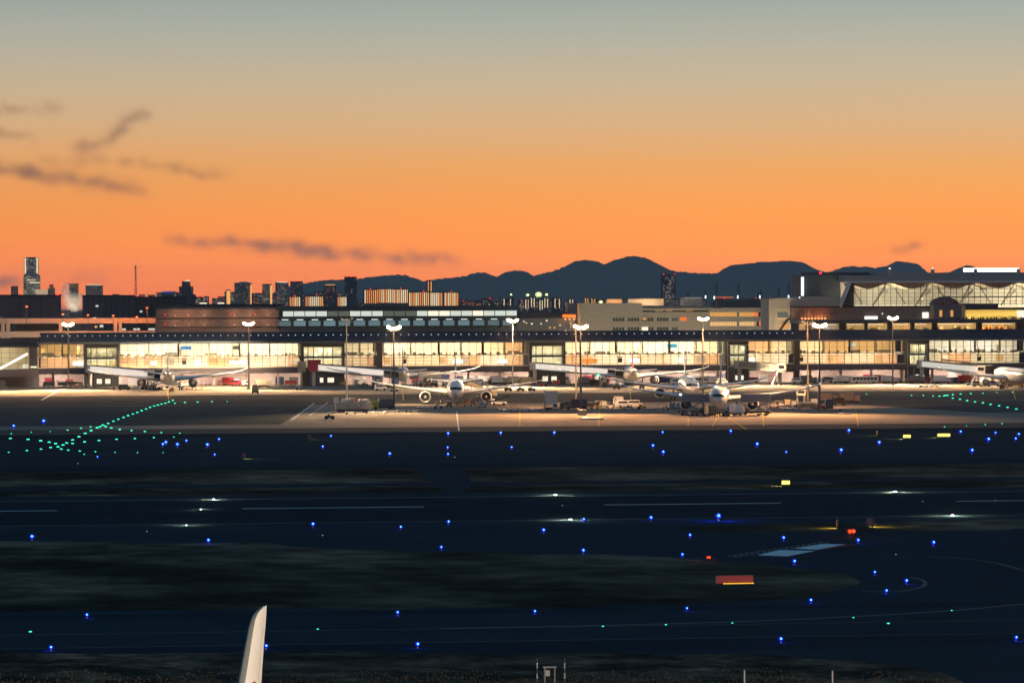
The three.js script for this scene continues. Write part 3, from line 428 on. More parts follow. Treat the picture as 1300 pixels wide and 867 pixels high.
{
  const x = (u) => XU(u, ZO, 405), y = (v, u = 850) => YV(v, ZO, u), t = thing('office_building', 'broad grey office block with small dark windows and two lit rows', 'building', [x(850), 0, -ZO]), l = (u) => x(u) - x(850);
  obj('wall', [bm(l(735), l(975), 0, y(391), -40, 0), bm(l(735), l(815), y(391), y(384.5), -40, 0), bm(l(815), l(905), y(391), y(388), -40, -5)], MAT.olive, t);
  obj('roof_slot', bm(l(816), l(900), y(396), y(394.2), 0, .2), MAT.black, t);
  for (const [a, b] of [[832, 842], [846, 854], [871, 880]]) obj('roof_light', bm(l(a), l(b), y(394.6), y(394), .1, .4), MAT.winWarm, t);
  const dk = std([.03, .06, .06], .3); for (const v of [405.5, 417.5]) for (const [a, b] of [[778, 793], [797, 812], [815, 830], [834, 849], [853, 861]]) { const n = 4; for (let k = 0; k < n; k++) obj('window', bm(l(lerp(a, b, k / n)) + .12, l(lerp(a, b, (k + 1) / n)) - .12, y(v + 2.2), y(v - 2.2), -.2, .06), dk, t); }
  obj('lit_window', bm(l(815), l(823), y(419.5), y(415), .05, .2), MAT.winWhite, t); obj('lit_window', bm(l(864), l(872), y(407.5), y(402.5), .05, .2), MAT.orangeLit, t); obj('lit_window', bm(l(816), l(821), y(406), y(403.4), .05, .2), MAT.winGold, t);
  for (const [v0, v1, uEnd, mat] of [[402, 396.6, 957, MAT.winGold], [414, 408.8, 958, MAT.winWarm]]) { let u = 902; while (u < uEnd) { obj('lit_window', bm(l(u), l(u + 2.6), y(v0), y(v1), -.2, .1), Math.abs(u - 937) < 2 ? MAT.winDim : mat, t); u += 3.1; } for (u = uEnd; u < 974; u += 3.1) obj('window', bm(l(u), l(u + 2.6), y(v0), y(v1), -.2, .1), pick([dk, MAT.winDim, MAT.orangeLit]), t); }
  obj('roof_block', [bm(l(928), l(975), y(391), y(380.5), -38, -12)], std([.09, .11, .12], .8), t);
  obj('canopy', bm(l(735), l(770), y(423), y(420.5), 0, 2), MAT.darkGrey, t);
  obj('chimney', [cyl(.8, .6, y(385, 735) - y(420, 735), l(734.5), y(420, 735), 1)], MAT.tan, t);
}
{ // low dark buildings between the car park and the offices
  const x = (u) => XU(u, ZO, 410), y = (v, u = 690) => YV(v, ZO, u), t = thing('low_building', 'low dark service building with orange lit canopy beside grey offices', 'building', [x(695), 0, -ZO]), l = (u) => x(u) - x(695);
  obj('wall', [bm(l(657), l(732), 0, y(404), -30, 0)], std([.12, .14, .15], .85), t); obj('upper_wall', bm(l(662), l(726), y(404), y(397), -30, -8), std([.08, .1, .12], .85), t);
  obj('canopy', bm(l(714), l(731), y(403), y(399), .1, .8), std([.7, .2, .06], .7), t); for (const u of [717, 722.5, 728]) { obj('canopy_lamp', bx(.5, .25, .4, l(u), y(403) - 1, 2.6), glow(0xffb070, 4), t); const q = new THREE.PointLight(0xff9a5c, 34); q.position.set(l(u), y(403) - .4, 2.8); t.add(q); }
  for (const [u, v] of [[667, 410], [674, 411], [686, 411], [693, 407], [697, 416], [703, 416], [717, 420], [722, 420.5], [728, 420], [664, 408], [710, 413]]) obj('window', bm(l(u), l(u + 2.2), y(v + .8), y(v - .8), .05, .2), pick([MAT.winWhite, MAT.winCool, MAT.winWarm]), t);
}
// elevated expressway with sodium lamps
{
  const ZE = 1720, x = (u) => XU(u, ZE, 410), y = (v, u = 100) => YV(v, ZE, u), t = thing('expressway_viaduct', 'two level concrete expressway on piers under orange street lamps', 'viaduct', [x(100), 0, -ZE]), l = (u) => x(u) - x(100);
  obj('upper_deck', [bm(l(-60), l(202), y(410.5), y(404), -12, 0)], MAT.beige, t);
  obj('lower_deck', [bm(l(-60), l(202), y(428), y(420.5), -14, 2)], MAT.beige, t);
  for (const u of [3, 9.5, 76, 146, 152]) obj('pier', bm(l(u - 2.2), l(u + 2.2), 0, y(408), -9, 1), MAT.beige, t);
  obj('sound_wall', bm(l(18), l(73), y(419), y(411.6), -13, -11), MAT.darkSteel, t);
  for (const u of [155, 173, 192]) obj('road_light', bx(3.4, .9, 1, l(u), y(419.5), -6), MAT.winCool, t);
}
{
  const ZE = 1712, proto = thing('street_lamp', 'orange sodium street lamp on grey post along the viaduct', 'street lamp', [0, 0, 0], 0, 'street lamps along the viaduct');
  obj('post', cyl(.16, .1, 9, 0, 0, 0), MAT.poleDark, proto); obj('lamp_head', new THREE.SphereGeometry(.24, 10, 8).scale(1.6, .9, 1).translate(0, 9.1, 0), glow(0xff7a4c, 6), proto); obj('lamp_shade', new THREE.SphereGeometry(.85, 12, 6, 0, 6.3, 0, 1.3).scale(1.4, .35, 1).translate(0, 9.2, 0), glow(0xff5028, 1.2), proto);
  [[33, 389.5], [79, 399], [111, 400], [143, 401], [173, 402.5], [186, 391]].forEach(([u, v], i) => { const p = Q(u, v, ZE); const o = i ? dup(proto, [p.x, p.y - 9.1, p.z]) : proto; o.position.set(p.x, p.y - 9.1, p.z); const q = new THREE.PointLight(0xff8038, 210); q.position.set(0, 8.7, 4); q.shadow.radius = 20; o.add(q); });
}
function warehouse(u0, u1, v0, D, mat, label, extra) {
  const a = XU(u0, D, 390), b = XU(u1, D, 390), yt = YV(v0, D, (u0 + u1) / 2), t = thing('warehouse', label, 'building', [(a + b) / 2, 0, -D]), w = b - a;
  obj('wall', bm(-w / 2, w / 2, 0, yt - 1, -40, 0), mat, t); obj('roof', bm(-w / 2 - .4, w / 2 + .4, yt - 1, yt, -40.4, .4), MAT.roof, t); const q = []; for (let k = 1; k < 9; k++) q.push(bm(-w / 2 + w * k / 9 - .25, -w / 2 + w * k / 9 + .25, 0, yt - 1, 0, .35)); obj('wall_rib', q, MAT.darkSteel, t); for (let k = 0; k < 5; k++) obj('lit_window', bm(0, 1.8, 0, 1.2, .36, .5).translate(-w * .45 + w * .85 * rnd(), 8 + rnd() * (yt - 14), 0), pick([MAT.winDim, MAT.winWarm, MAT.winCool]), t);
  if (extra) extra(t, w, yt); return t;
}
warehouse(-40, 76, 374, 2300, MAT.warehouse, 'dark hangar standing behind the raised road by the steam plume', (t, w, h) => { obj('red_light', new THREE.SphereGeometry(.6, 8, 6).translate(w / 2 - 2, h, 1), MAT.lampRed, t); obj('side_office', bm(w * .12, w * .44, 6, 22, .1, 1.5), std([.1, .12, .13], .8), t); obj('strip_light', bm(w * .2, w * .38, 13, 13.6, 1.5, 1.7), MAT.winDim, t); });
warehouse(104, 170, 374.5, 2250, MAT.warehouse, 'tall dark hangar with two lit windows beyond the viaduct', (t, w, h) => { for (const [a, b] of [[.33, 20], [.3, 9], [.78, 24]]) obj('lit_window', bm(-w / 2 + w * a, -w / 2 + w * a + 2.4, b, b + 1.6, .4, .6), MAT.winCool, t); });
warehouse(170, 236, 376.5, 2330, std([.08, .105, .12], .85, { map: at(wallTex, 25) }), 'ribbed grey hangar next to the brown car park', (t, w, h) => { for (const b of [14, 20]) obj('lit_window', new THREE.SphereGeometry(1, 8, 6).translate(w / 2 - 4, b + 8, 1), MAT.winCool, t); });
warehouse(236, 360, 386, 2250, std([.1, .11, .11], .85), 'long low shed roof showing above the brown car park', (t, w, h) => { for (const a of [.14, .32]) obj('strip_light', bm(-w / 2 + w * a, -w / 2 + w * (a + .07), h + .2, h + 1, -3, -2), MAT.winWhite, t); });

// lamps of the access road between the concourse and the buildings behind it
{
  const proto = thing('road_lamp', 'road lamp on the access road behind the concourse', 'street lamp', [0, 0, 0], 0, 'access road lamps'); obj('post', cyl(.16, .1, 12, 0, 0, 0), MAT.poleDark, proto); obj('lamp_head', rb(.45, .2, .4, .08, 0, 12, 0), glow(0xffe2b0, 6), proto); obj('arm', bm(-.1, .1, 11.85, 12, -.5, .5), MAT.poleDark, proto);
  [[230, 1600, 5], [330, 1600, 5], [690, 1615, 5], [760, 1618, 9], [830, 1618, 9], [900, 1618, 9], [960, 1618, 8], [990, 1497, 4.5], [1010, 1497, 4.5], [1060, 1592, 6], [20, 1690, 5], [120, 1690, 5]].forEach(([u, Z, k], i) => { const p = XU(u, Z, 430), o = i ? dup(proto, [0, 0, 0]) : proto; o.position.set(p, 0, -Z); const q = new THREE.PointLight(0xffe0b4, 110 * k); q.position.set(0, 12.1, 0); q.shadow.radius = 10; o.add(q); });
}
// ---------------------------------------------------------------- the city on the skyline
const cityMats = [std([.10, .11, .12], .85), std([.14, .14, .14], .85), std([.08, .1, .12], .85), std([.18, .17, .16], .85)];
const winMats = [glow(0xffb868, 1), glow(0xffe2b8, 1), glow(0xff9c58, .9), glow(0xd8dcd8, .6)];
const redG = new THREE.SphereGeometry(1, 8, 6);
function tower(name, u0, u1, vTop, D, label, group, o = {}) {
  const Z = D * Math.cos(YAW), a = XU(u0, Z, 385), b = XU(u1, Z, 385), h = YV(vTop, Z, (u0 + u1) / 2), w = b - a, d = o.depth || Math.min(w, 40), s = D / FOCAL;   // s: metres per pixel
  const t = thing(name, label, o.category || 'building', [(a + b) / 2, 0, -Z], 0, group);
  const mat = o.mat || pick(cityMats);
  obj('wall', bm(-w / 2, w / 2, 0, h - (o.step ? h * .12 : 0), -d, 0), mat, t);
  if (o.step) obj('roof_block', bm(-w * .3, w * .3, h * .88, h, -d * .8, -d * .2), mat, t);
  obj('parapet', [bm(-w / 2 - .3 * s, w / 2 + .3 * s, h - (o.step ? h * .12 : 0), h - (o.step ? h * .12 : 0) + .5 * s, -d - .3 * s, .3 * s)], pick(cityMats), t);
  if (o.strips) for (let k = 0; k < o.strips; k++) { const x = lerp(-w / 2, w / 2, (k + .5) / o.strips), sw = (o.sw || .9) * s; obj('lit_stair_window', bm(x - sw / 2, x + sw / 2, Math.max(0, h - (o.tall || 20) * s), h - 1.2 * s, 0, .3 * s), o.stripMat || pick([winMats[0], winMats[1], winMats[2]]), t); }
  const dens = o.windows === undefined ? .16 : o.windows, q = [[], []];
  const bot = Math.max(5, YV(395, Z, (u0 + u1) / 2)); for (let y = h - 1.6 * s; y > bot; y -= 1.5 * s) for (let x = -w / 2 + .8 * s; x < w / 2 - .7 * s; x += 1.25 * s) if (rnd() < dens) q[rnd() < .75 ? 0 : 1].push(bm(x - .3 * s, x + .3 * s, y - .36 * s, y + .34 * s, -.1 * s, .12 * s));
  if (q[0].length) stuff(obj('window_row', q[0], o.winMat || pick(winMats), t)); if (q[1].length) stuff(obj('window_row', q[1], pick(winMats), t));
  for (const r of o.red || []) { const m = obj('red_light', redG, MAT.lampRed, t); m.scale.setScalar(.62 * s); m.position.set(lerp(-w / 2, w / 2, r), h + .5 * s, 0); }
  if (o.crown) obj('crown_light', bm(-w / 2 * .9, w / 2 * .9, h - .2 * s, h + .9 * s, -d * .5, .3 * s), o.crown, t);
  if (o.more) o.more(t, w, h, s, d); return t;
}
const glowWhite = glow(0xffe9c4, 1.1);
tower('landmark_tower', 30, 48, 327, 15000, 'tallest skyscraper with white lit edges, apart from the other towers', undefined, { mat: std([.24, .23, .23], .8), windows: .3, category: 'skyscraper', more: (t, w, h, s) => {
  for (const k of [-1, 1]) obj('edge_light', bm(k * w * .42 - .7 * s, k * w * .42 + .7 * s, h - 20 * s, h, 0, s), glow(0xfff2c8, 1.2), t);
  obj('lower_body', bm(-w * .55, w * .62, 0, h - 22 * s, -w, .3 * s), std([.2, .19, .17], .85), t); obj('band_light', [bm(-w * .1, w * .6, h - 32 * s, h - 30.6 * s, .3 * s, .8 * s), bm(-w * .3, w * .3, h - 28.5 * s, h - 27.6 * s, .3 * s, .8 * s)], glowWhite, t);
  const lw = []; for (let yy = h - 24 * s; yy > 20; yy -= 1.6 * s) for (let xx = -w * .5; xx < w * .55; xx += 1.3 * s) if (rnd() < .5) lw.push(bm(xx, xx + .7 * s, yy, yy + .8 * s, .3 * s, .45 * s)); stuff(obj('window_row', lw, glow(0xf0dcb0, .9), t)); obj('podium_window', bm(w * .3, w * 1.5, 0, h - 40 * s, -w, 2 * s), glow(0xffe0b0, .55), t); } });
tower('city_building', 13, 22, 363.5, 12000, 'rounded dark building beside the tallest skyscraper with red roof lamp', undefined, { red: [.05], windows: .05 });
tower('city_building', 60, 69, 361, 11000, 'slim office tower near the steam plume', undefined, { windows: .4, step: 1, red: [.5] });
tower('city_building', 87, 99, 360.5, 10500, 'square office tower rising behind the steam plume', undefined, { windows: .4 });
tower('city_building', 108, 130, 362, 10500, 'wide pale building with lit roof line above the dark hangar', undefined, { mat: std([.3, .28, .22], .8), crown: glowWhite, windows: .35, winMat: MAT.winDim, red: [.02, .98] });
tower('city_building', 227, 245, 357, 5200, 'stepped dark tower with lit crown above the ribbed hangar', undefined, { step: 1, windows: .04, red: [.1, .5], more: (t, w, h, s) => { obj('crown_light', bm(-w * .1, w * .25, h, h + 1.2 * s, -3, 2), glowWhite, t); obj('shoulder', bm(-w * .68, w * .68, 0, h * .72, -30, -4), cityMats[2], t); } });
tower('city_building', 298, 319, 359.5, 6000, 'round topped apartment tower with pale floors', undefined, { windows: .32, winMat: MAT.winDim, mat: std([.2, .2, .19], .85), more: (t, w, h, s) => { obj('roof_dome', new THREE.SphereGeometry(w * .36, 16, 8, 0, 6.3, 0, 1.57).scale(1, .28, .6).translate(w * .05, h, -15), MAT.offwhite, t); obj('lit_stair_window', bm(w * .42, w * .5, 0, h - 2 * s, 0, 2), winMats[0], t); } });
tower('city_building', 333, 345, 361, 6400, 'apartment block with one tall golden lit edge', undefined, { windows: .4, more: (t, w, h, s) => obj('lit_stair_window', bm(w * .3, w * .5, 0, h - s, 0, 2), winMats[0], t) });
tower('city_building', 287, 292, 368, 6200, 'slender golden slab beside the round topped tower', undefined, { mat: std([.2, .18, .14], .8), windows: 0, depth: 20, more: (t, w, h, s) => obj('lit_stair_window', bm(-w * .45, w * .45, 0, h - s, 0, 2), winMats[0], t) });
tower('city_building', 350, 366, 358.5, 6600, 'mid rise with bright white crown lamps', undefined, { windows: .4, crown: glowWhite, red: [.9] });
tower('city_building', 369, 384, 357.5, 6500, 'dark square tower next to the white crowned mid rise', undefined, { windows: .14, red: [.3] });
tower('city_building', 412, 426, 362, 6800, 'grey tower with warm roof terrace before the hills', undefined, { windows: .1, crown: winMats[0] });
tower('city_building', 438, 453, 351.5, 5600, 'dark residential tower standing tallest before the rounded hill', undefined, { mat: cityMats[2], windows: .03, red: [.1, .5, .95, .8] });
tower('city_building', 542, 549, 356, 6800, 'thin dark tower with two golden strips', undefined, { windows: 0, strips: 2, tall: 24, sw: 1.1, red: [.2] });
tower('city_building', 842, 858, 349, 5200, 'dark tower under cranes with scattered yellow windows', undefined, { mat: cityMats[2], windows: .26, red: [.05, .95], more: (t, w, h, s) => { obj('crane', [bar([-w * .1, h, -6], [-w * .3, h + 5 * s, -6], .5 * s), bar([-w * .3, h + 5 * s, -6], [-w * .7, h + 7 * s, -6], .35 * s), bar([w * .2, h, -6], [0, h + 6 * s, -6], .35 * s), bar([w * .5, h, -6], [w * .15, h + 5 * s, -6], .3 * s)], MAT.red, t); } });
// golden lit apartment slabs
[[387, 410, 375.5, 9], [367, 381, 376, 6], [428, 440, 376, 5], [462, 478, 367, 6], [478, 499, 366.2, 9], [499, 518, 366.5, 8], [519, 530, 370.5, 5], [530, 545, 370, 6], [546, 564, 370.6, 8], [564, 582, 370.5, 8]].forEach(([a, b, v, n], i) => tower('apartment_slab', a, b, v, 5200 + (i % 3) * 160, 'apartment slab with tall golden lit stairwells in a row before the hills', 'golden lit apartment slabs', { strips: n, sw: 1.25, tall: 18, windows: 0, mat: std([.16, .15, .14], .85), red: i % 2 ? [.5] : [] }));
// dense blocks with ladders of lit windows
[[666, 672, 379], [673, 680, 377], [684, 690, 380], [690, 697, 377.5], [702, 713, 378], [722, 729, 379], [742, 748, 377.5], [750, 757, 378], [636, 652, 378.5]].forEach(([a, b, v]) => tower('housing_block', a, b, v, 3600 + rr(-200, 200), 'dark housing block with ladders of white windows beneath the green glow lamps', 'housing blocks under the hills', { strips: 2, sw: .8, tall: 13, windows: .12, winMat: winMats[1], stripMat: pick([winMats[1], winMats[0]]) }));
// small town houses and sheds along the whole horizon
for (let u = 132; u < 1035; u += rr(5, 11)) { const w = rr(6, 17), v = u < 430 ? rr(370, 380) : rr(378.5, 384); if (u > 640 && rnd() < .3) continue; tower('town_building', u, u + w, v, rr(6500, 8600), 'low distant town building with few scattered lamps on the horizon', 'low town buildings on the horizon', { windows: .32, red: rnd() < .4 ? [rnd()] : [] }); }
tower('town_building', 204, 220, 371.5, 5600, 'low hall with blue lit roof edge on the horizon', undefined, { windows: 0, crown: glow(0x2a6ad8, .8) });
tower('town_building', 770, 790, 380, 2600, 'pale low hall with lit eaves behind the grey offices', undefined, { mat: std([.5, .44, .34], .9), windows: .02, more: (t, w, h, s) => { const p = new THREE.PointLight(0xffb878, 900); p.position.set(0, h - 2, 12); t.add(p); } });
tower('town_building', 797, 843, 379.5, 2500, 'long pale hall with bright lamps behind the grey offices', undefined, { mat: std([.5, .46, .38], .9), windows: .05, more: (t, w, h, s) => { for (let k = 0; k < 5; k++) obj('wall_lamp', bx(1.4, .9, .6, lerp(-w * .45, w * .45, k / 4), h - 2.6 * s, .6), MAT.winWarm, t); const p = new THREE.PointLight(0xffcf9a, 1500); p.position.set(0, h - 2, 14); t.add(p); } });
tower('town_building', 868, 892, 378.5, 2500, 'small pale building with white roof boxes behind the grey offices', undefined, { mat: std([.42, .42, .38], .9), windows: .1, winMat: winMats[1], crown: glow(0xe8ecd8, .35) });
tower('town_building', 911, 926, 380, 2500, 'orange lit fuel station roof behind the grey offices', undefined, { mat: std([.3, .2, .12], .9), windows: .4, winMat: winMats[2], more: (t, w, h, s) => obj('canopy_light', bm(-w * .6, w * .8, h + 2.2 * s, h + 3 * s, -10, 4), MAT.orangeLit, t) });
// bright floodlights over the far yard
{ const p0 = thing('yard_lamp', 'bright greenish yard floodlight over the housing blocks', 'floodlight', [0, 0, 0], 0, 'yard floodlights');
  obj('post', cyl(.4, .3, 30, 0, 0, 0), MAT.poleDark, p0); const hd = obj('lamp_head', new THREE.SphereGeometry(.46, 10, 8).translate(0, 30.5, 0), glow(0xf0ff9a, 34), p0); obj('lamp_hood', new THREE.SphereGeometry(2.3, 12, 8).scale(1, .8, .4).translate(0, 30.5, -1), glow(0xe4f090, 1.1), p0);
  [[684, 374, 1.5], [670, 374.5, .8], [694, 374, .7], [763, 383.5, .95], [649, 374, .5]].forEach(([u, v, s], i) => { const p = Q(u, v, 3300); const o = i ? dup(p0, [0, 0, 0], 0, i === 3 ? 'lone white yard floodlight above the grey office roof' : undefined, i === 3 ? 'lone white yard lamp' : undefined) : p0; o.position.set(p.x, p.y - 30.5 * s, p.z); o.scale.setScalar(s); }); }
// red and white lattice mast
{ const Z = 9000, p = Q(171.5, 336, Z), s = 9000 / FOCAL, t = thing('lattice_mast', 'tall red and white lattice broadcasting mast on the skyline', 'mast', [p.x, 0, p.z]);
  const hs = p.y; for (let k = 0; k < 7; k++) { const y0 = hs * .25 + hs * .75 * k / 7, y1 = hs * .25 + hs * .75 * (k + 1) / 7, w0 = lerp(2.6, .9, k / 7) * s, w1 = lerp(2.6, .9, (k + 1) / 7) * s, q = []; for (const [sx, sz] of [[-1, -1], [1, -1], [1, 1], [-1, 1]]) q.push(bar([sx * w0 / 2, y0, sz * w0 / 2], [sx * w1 / 2, y1, sz * w1 / 2], .45 * s)); for (const d of [-1, 1]) q.push(bar([d * w0 / 2, y0, w0 / 2], [-d * w1 / 2, y1, w1 / 2], .3 * s)); q.push(bm(-w0 / 2, w0 / 2, y0, y0 + .5 * s, -w0 / 2, w0 / 2)); obj('lattice_section', q, k % 2 ? std([.4, .3, .28], .8) : std([.3, .05, .04], .8), t); }
  obj('red_light', redG, MAT.lampRed, t).position.set(0, hs * .68, 2); t.children[t.children.length - 1].scale.setScalar(1.4); obj('top_light', new THREE.SphereGeometry(.7 * s, 8, 6).translate(0, hs, 0), MAT.winWhite, t); obj('base', bx(4 * s, hs * .26, 4 * s, 0, 0, 0), cityMats[1], t); }
// steel lattice pylons standing thin before the hills
for (const [u, v] of [[874, 371], [896, 369], [910, 360], [938, 359], [963, 370], [966, 368], [989, 366], [1002, 358], [1014, 364]]) { const p = Q(u, v, 5200), t = thing('power_pylon', 'thin dark lattice pylon before the hills', 'pylon', [p.x, 0, p.z], 0, 'pylons before the hills'); const h = p.y; obj('tower_body', [bar([-3, 0, 0], [-.4, h, 0], .7), bar([3, 0, 0], [.4, h, 0], .7), bar([-2.4, h * .2, 0], [2, h * .45, 0], .5), bar([2, h * .45, 0], [-1.2, h * .7, 0], .5)], MAT.darkSteel, t); obj('cross_arm', [bm(-4, 4, h * .8, h * .8 + .6, -.3, .3), bm(-3, 3, h * .92, h * .92 + .6, -.3, .3)], MAT.darkSteel, t); }
// white lamps on posts on the beige roof line
for (const [u, v] of [[896, 376], [907, 377], [937, 376], [965, 376], [1001.5, 375.6], [1015.5, 376]]) { const p = Q(u, v, 2000), t = thing('roof_post_lamp', 'small white lamp on a short post above the office roofs', 'lamp', [p.x, 0, p.z], 0, 'white post lamps above the office roofs'); obj('post', cyl(.2, .15, p.y, 0, 0, 0, 6), MAT.poleDark, t); obj('lamp_head', bx(.8, 1.9, .5, 0, p.y - 1.4, .2), glow(0xeaf2f4, 1.6), t); }
// steam plume of the refinery
{ const t = []; const Z = 6000, s = Z / FOCAL; const blob = (u, v, r, sy = 1) => { const p = Q(u, v, Z), g = new THREE.IcosahedronGeometry(r * s, 3), q = g.attributes.position; for (let i = 0; i < q.count; i++) { const k = 1 + .22 * noise(q.getX(i) / (r * s) * 1.6 + u, q.getY(i) / (r * s) * 1.6 + q.getZ(i) / (r * s)); q.setXYZ(i, q.getX(i) * k, q.getY(i) * k * sy, q.getZ(i) * k); } g.computeVertexNormals(); t.push(g.translate(p.x, p.y, p.z)); };
  const balls = [[95, 391, 5.5], [90, 387, 6.5], [99, 385, 5], [87, 381, 6.5], [95, 379, 6], [84, 375, 5.5], [82, 369, 4.4], [83, 364, 3], [85, 360, 2.2], [101, 374, 3], [103, 380, 3.4]].map(([u, v, r]) => [Q(u, v, Z), r * s]), mid = Q(90, 374, Z), H = 28 * s, res = 56, mc = new MarchingCubes(res, new THREE.MeshStandardMaterial(), false, false, 120000); mc.isolation = 0;
  for (let z = 0; z < res; z++) for (let y = 0; y < res; y++) for (let x = 0; x < res; x++) { const P = [mid.x + (x / res * 2 - 1) * H, mid.y + (y / res * 2 - 1) * H, mid.z + (z / res * 2 - 1) * H]; let e = 0; for (const [c, r] of balls) e += Math.exp(-(Math.hypot(P[0] - c.x, P[1] - c.y, P[2] - c.z) - r) / 3); mc.field[x + y * res + z * res * res] = Math.log(e + 1e-9) * 3 + 3.2 * fbm(P[0] / 9 + z * .3, P[1] / 9) ; }
  for (let shell = 0; shell < 7; shell++) { if (shell) for (let q = 0; q < mc.field.length; q++) mc.field[q] -= 1.25; mc.update(); const g = new THREE.BufferGeometry(); g.setAttribute('position', new THREE.BufferAttribute(mc.positionArray.slice(0, mc.count * 3), 3)); g.setAttribute('normal', new THREE.BufferAttribute(mc.normalArray.slice(0, mc.count * 3), 3)); g.scale(H, H, H).translate(mid.x, mid.y, mid.z); t.push(g); }
  { const q = Q(90, 394, Z - 40), w = thing('yard_lamp', 'refinery yard lamp at the foot of the steam plume', 'floodlight', [q.x, 0, q.z]); obj('post', cyl(.4, .3, q.y, 0, 0, 0), MAT.poleDark, w); obj('lamp_head', bx(.4, .3, .4, 0, q.y, 0), glow(0xffe8c8, 8), w); const r = new THREE.PointLight(0xffe6c4, 9000); r.position.set(0, q.y + .15, 0); w.add(r); }
  const m = obj('steam_plume', t, std([.9, .86, .8], 1, { transparent: true, opacity: .085, specularIntensity: 0 })); tag(m, 'pale steam plume rising between the dark hangars', 'steam'); stuff(m); }

// ---------------------------------------------------------------- floodlight masts on the apron
const mastPaint = std([.17, .155, .135], .7);
function mast(u, vBase, vTop, lit, tone, label, aims, k) {
  const b = G(u, vBase), D = -b.z, y = YV(vTop, D, u), t = thing('floodlight_mast', label, 'floodlight mast', [b.x, 0, b.z], 0, 'floodlight masts on the apron');
  obj('pole', [cyl(.36, .2, y - 1, 0, 0, 0, 14), cyl(.7, .7, .5, 0, 0, 0, 14)], mastPaint, t); obj('crossarm', [bm(-2, 2, y - 1.2, y - 1.0, -.15, .15), cyl(.2, .2, 1.2, 0, y - 1.2, 0)], mastPaint, t);
  const col = new THREE.Color().setRGB(...tone), em = new THREE.MeshStandardMaterial({ color: 0x222222, emissive: col, emissiveIntensity: lit ? 40 : 0.2 });
  for (const [x, dy] of [[-1.8, .35], [-.8, -.1], [.8, -.1], [1.8, .35]]) { const f = obj('floodlight', rb(.75, .7, .5, .08, x, y - .8 + dy, .35), MAT.darkGrey, t); obj('lamp_glass', new THREE.SphereGeometry(lit ? .62 : .3, 14, 10).scale(1, .85, .5).translate(x, y - .45 + dy, lit ? .62 : -.1), lit ? em : MAT.darkGrey, f); }
  if (lit) { const sp = new THREE.PointLight(col, 40); sp.position.set(0, y - 2.2, 2); sp.shadow.radius = 20; t.add(sp); }
  for (const [tu, tv, ang, pow] of aims) { const p = G(tu, tv), s = new THREE.SpotLight(col, k * pow, 0, ang, .75); s.position.set(0, y - .4, p.z > b.z ? 1.3 : -1.3); s.shadow.radius = 25; t.add(s); const tg = new THREE.Object3D(); tg.name = 'aim'; tg.position.set(p.x - b.x, 0, p.z - b.z); t.add(tg); s.target = tg; }
  return t;
}
const WARM = [1, .5, .22], MIDW = [1, .63, .34], COOL = [1, .68, .37];
mast(86, 493.5, 411, 1, MIDW, 'grey floodlight mast before the amber bay at the concourse end', [[60, 500, 1.0, .9], [-20, 506, .8, .6]], 80000);
mast(315.5, 494, 410, 1, MIDW, 'grey floodlight mast at the wingtip of the farthest parked airliner', [[300, 500, 1.0, .8], [250, 492, .9, .7]], 80000);
mast(440, 513, 404, 0, MIDW, 'unlit dark mast behind the long grey cargo loader', [], 0);
mast(500, 519, 415, 1, COOL, 'grey mast with white lamps beside the row of empty dollies', [[480, 534, .5, 5], [430, 530, .5, 2.2], [560, 505, .6, 3.2]], 13000);
mast(651, 491, 406, 1, MIDW, 'grey mast standing before the golden bay by the third gate', [[660, 494, 1.0, .9], [620, 492, .9, .7]], 80000);
mast(731.5, 517, 411, 0, MIDW, 'unlit dark mast right behind a lit one', [], 0);
mast(737.5, 521, 414, 1, WARM, 'warm lit mast with a concrete block at its foot', [[690, 535, .5, 5], [800, 534, .5, 4.5], [600, 530, .45, 4], [740, 512, .9, 1.4]], 13000);
mast(893, 489.5, 404, 1, MIDW, 'grey mast behind the wing with the pale tip lamp', [[880, 492, 1.0, .9], [960, 490, .9, .8]], 80000);
mast(1026, 517, 408, 0, MIDW, 'unlit dark mast beside the small tower truck', [], 0);
mast(1041, 521, 412, 1, WARM, 'warm lit mast next to the flatbed trucks', [[980, 534, .5, 4.5], [1080, 535, .5, 3.6], [910, 528, .5, 4], [1160, 534, .5, 1.5], [1030, 510, .9, 1.2]], 13000);
mast(1134, 487, 403, 1, MIDW, 'grey mast before the teal edged gate tower', [[1130, 493, 1.0, .9], [1220, 492, .9, .8]], 80000);
mast(1330, 487, 403, 1, MIDW, 'grey mast past the airliner with the boarding stairs', [[1280, 495, 1.0, .8]], 55000);
mast(-60, 496, 411, 1, WARM, 'warm mast beyond the end building of the concourse', [[-10, 508, 1.0, 1.4]], 80000);

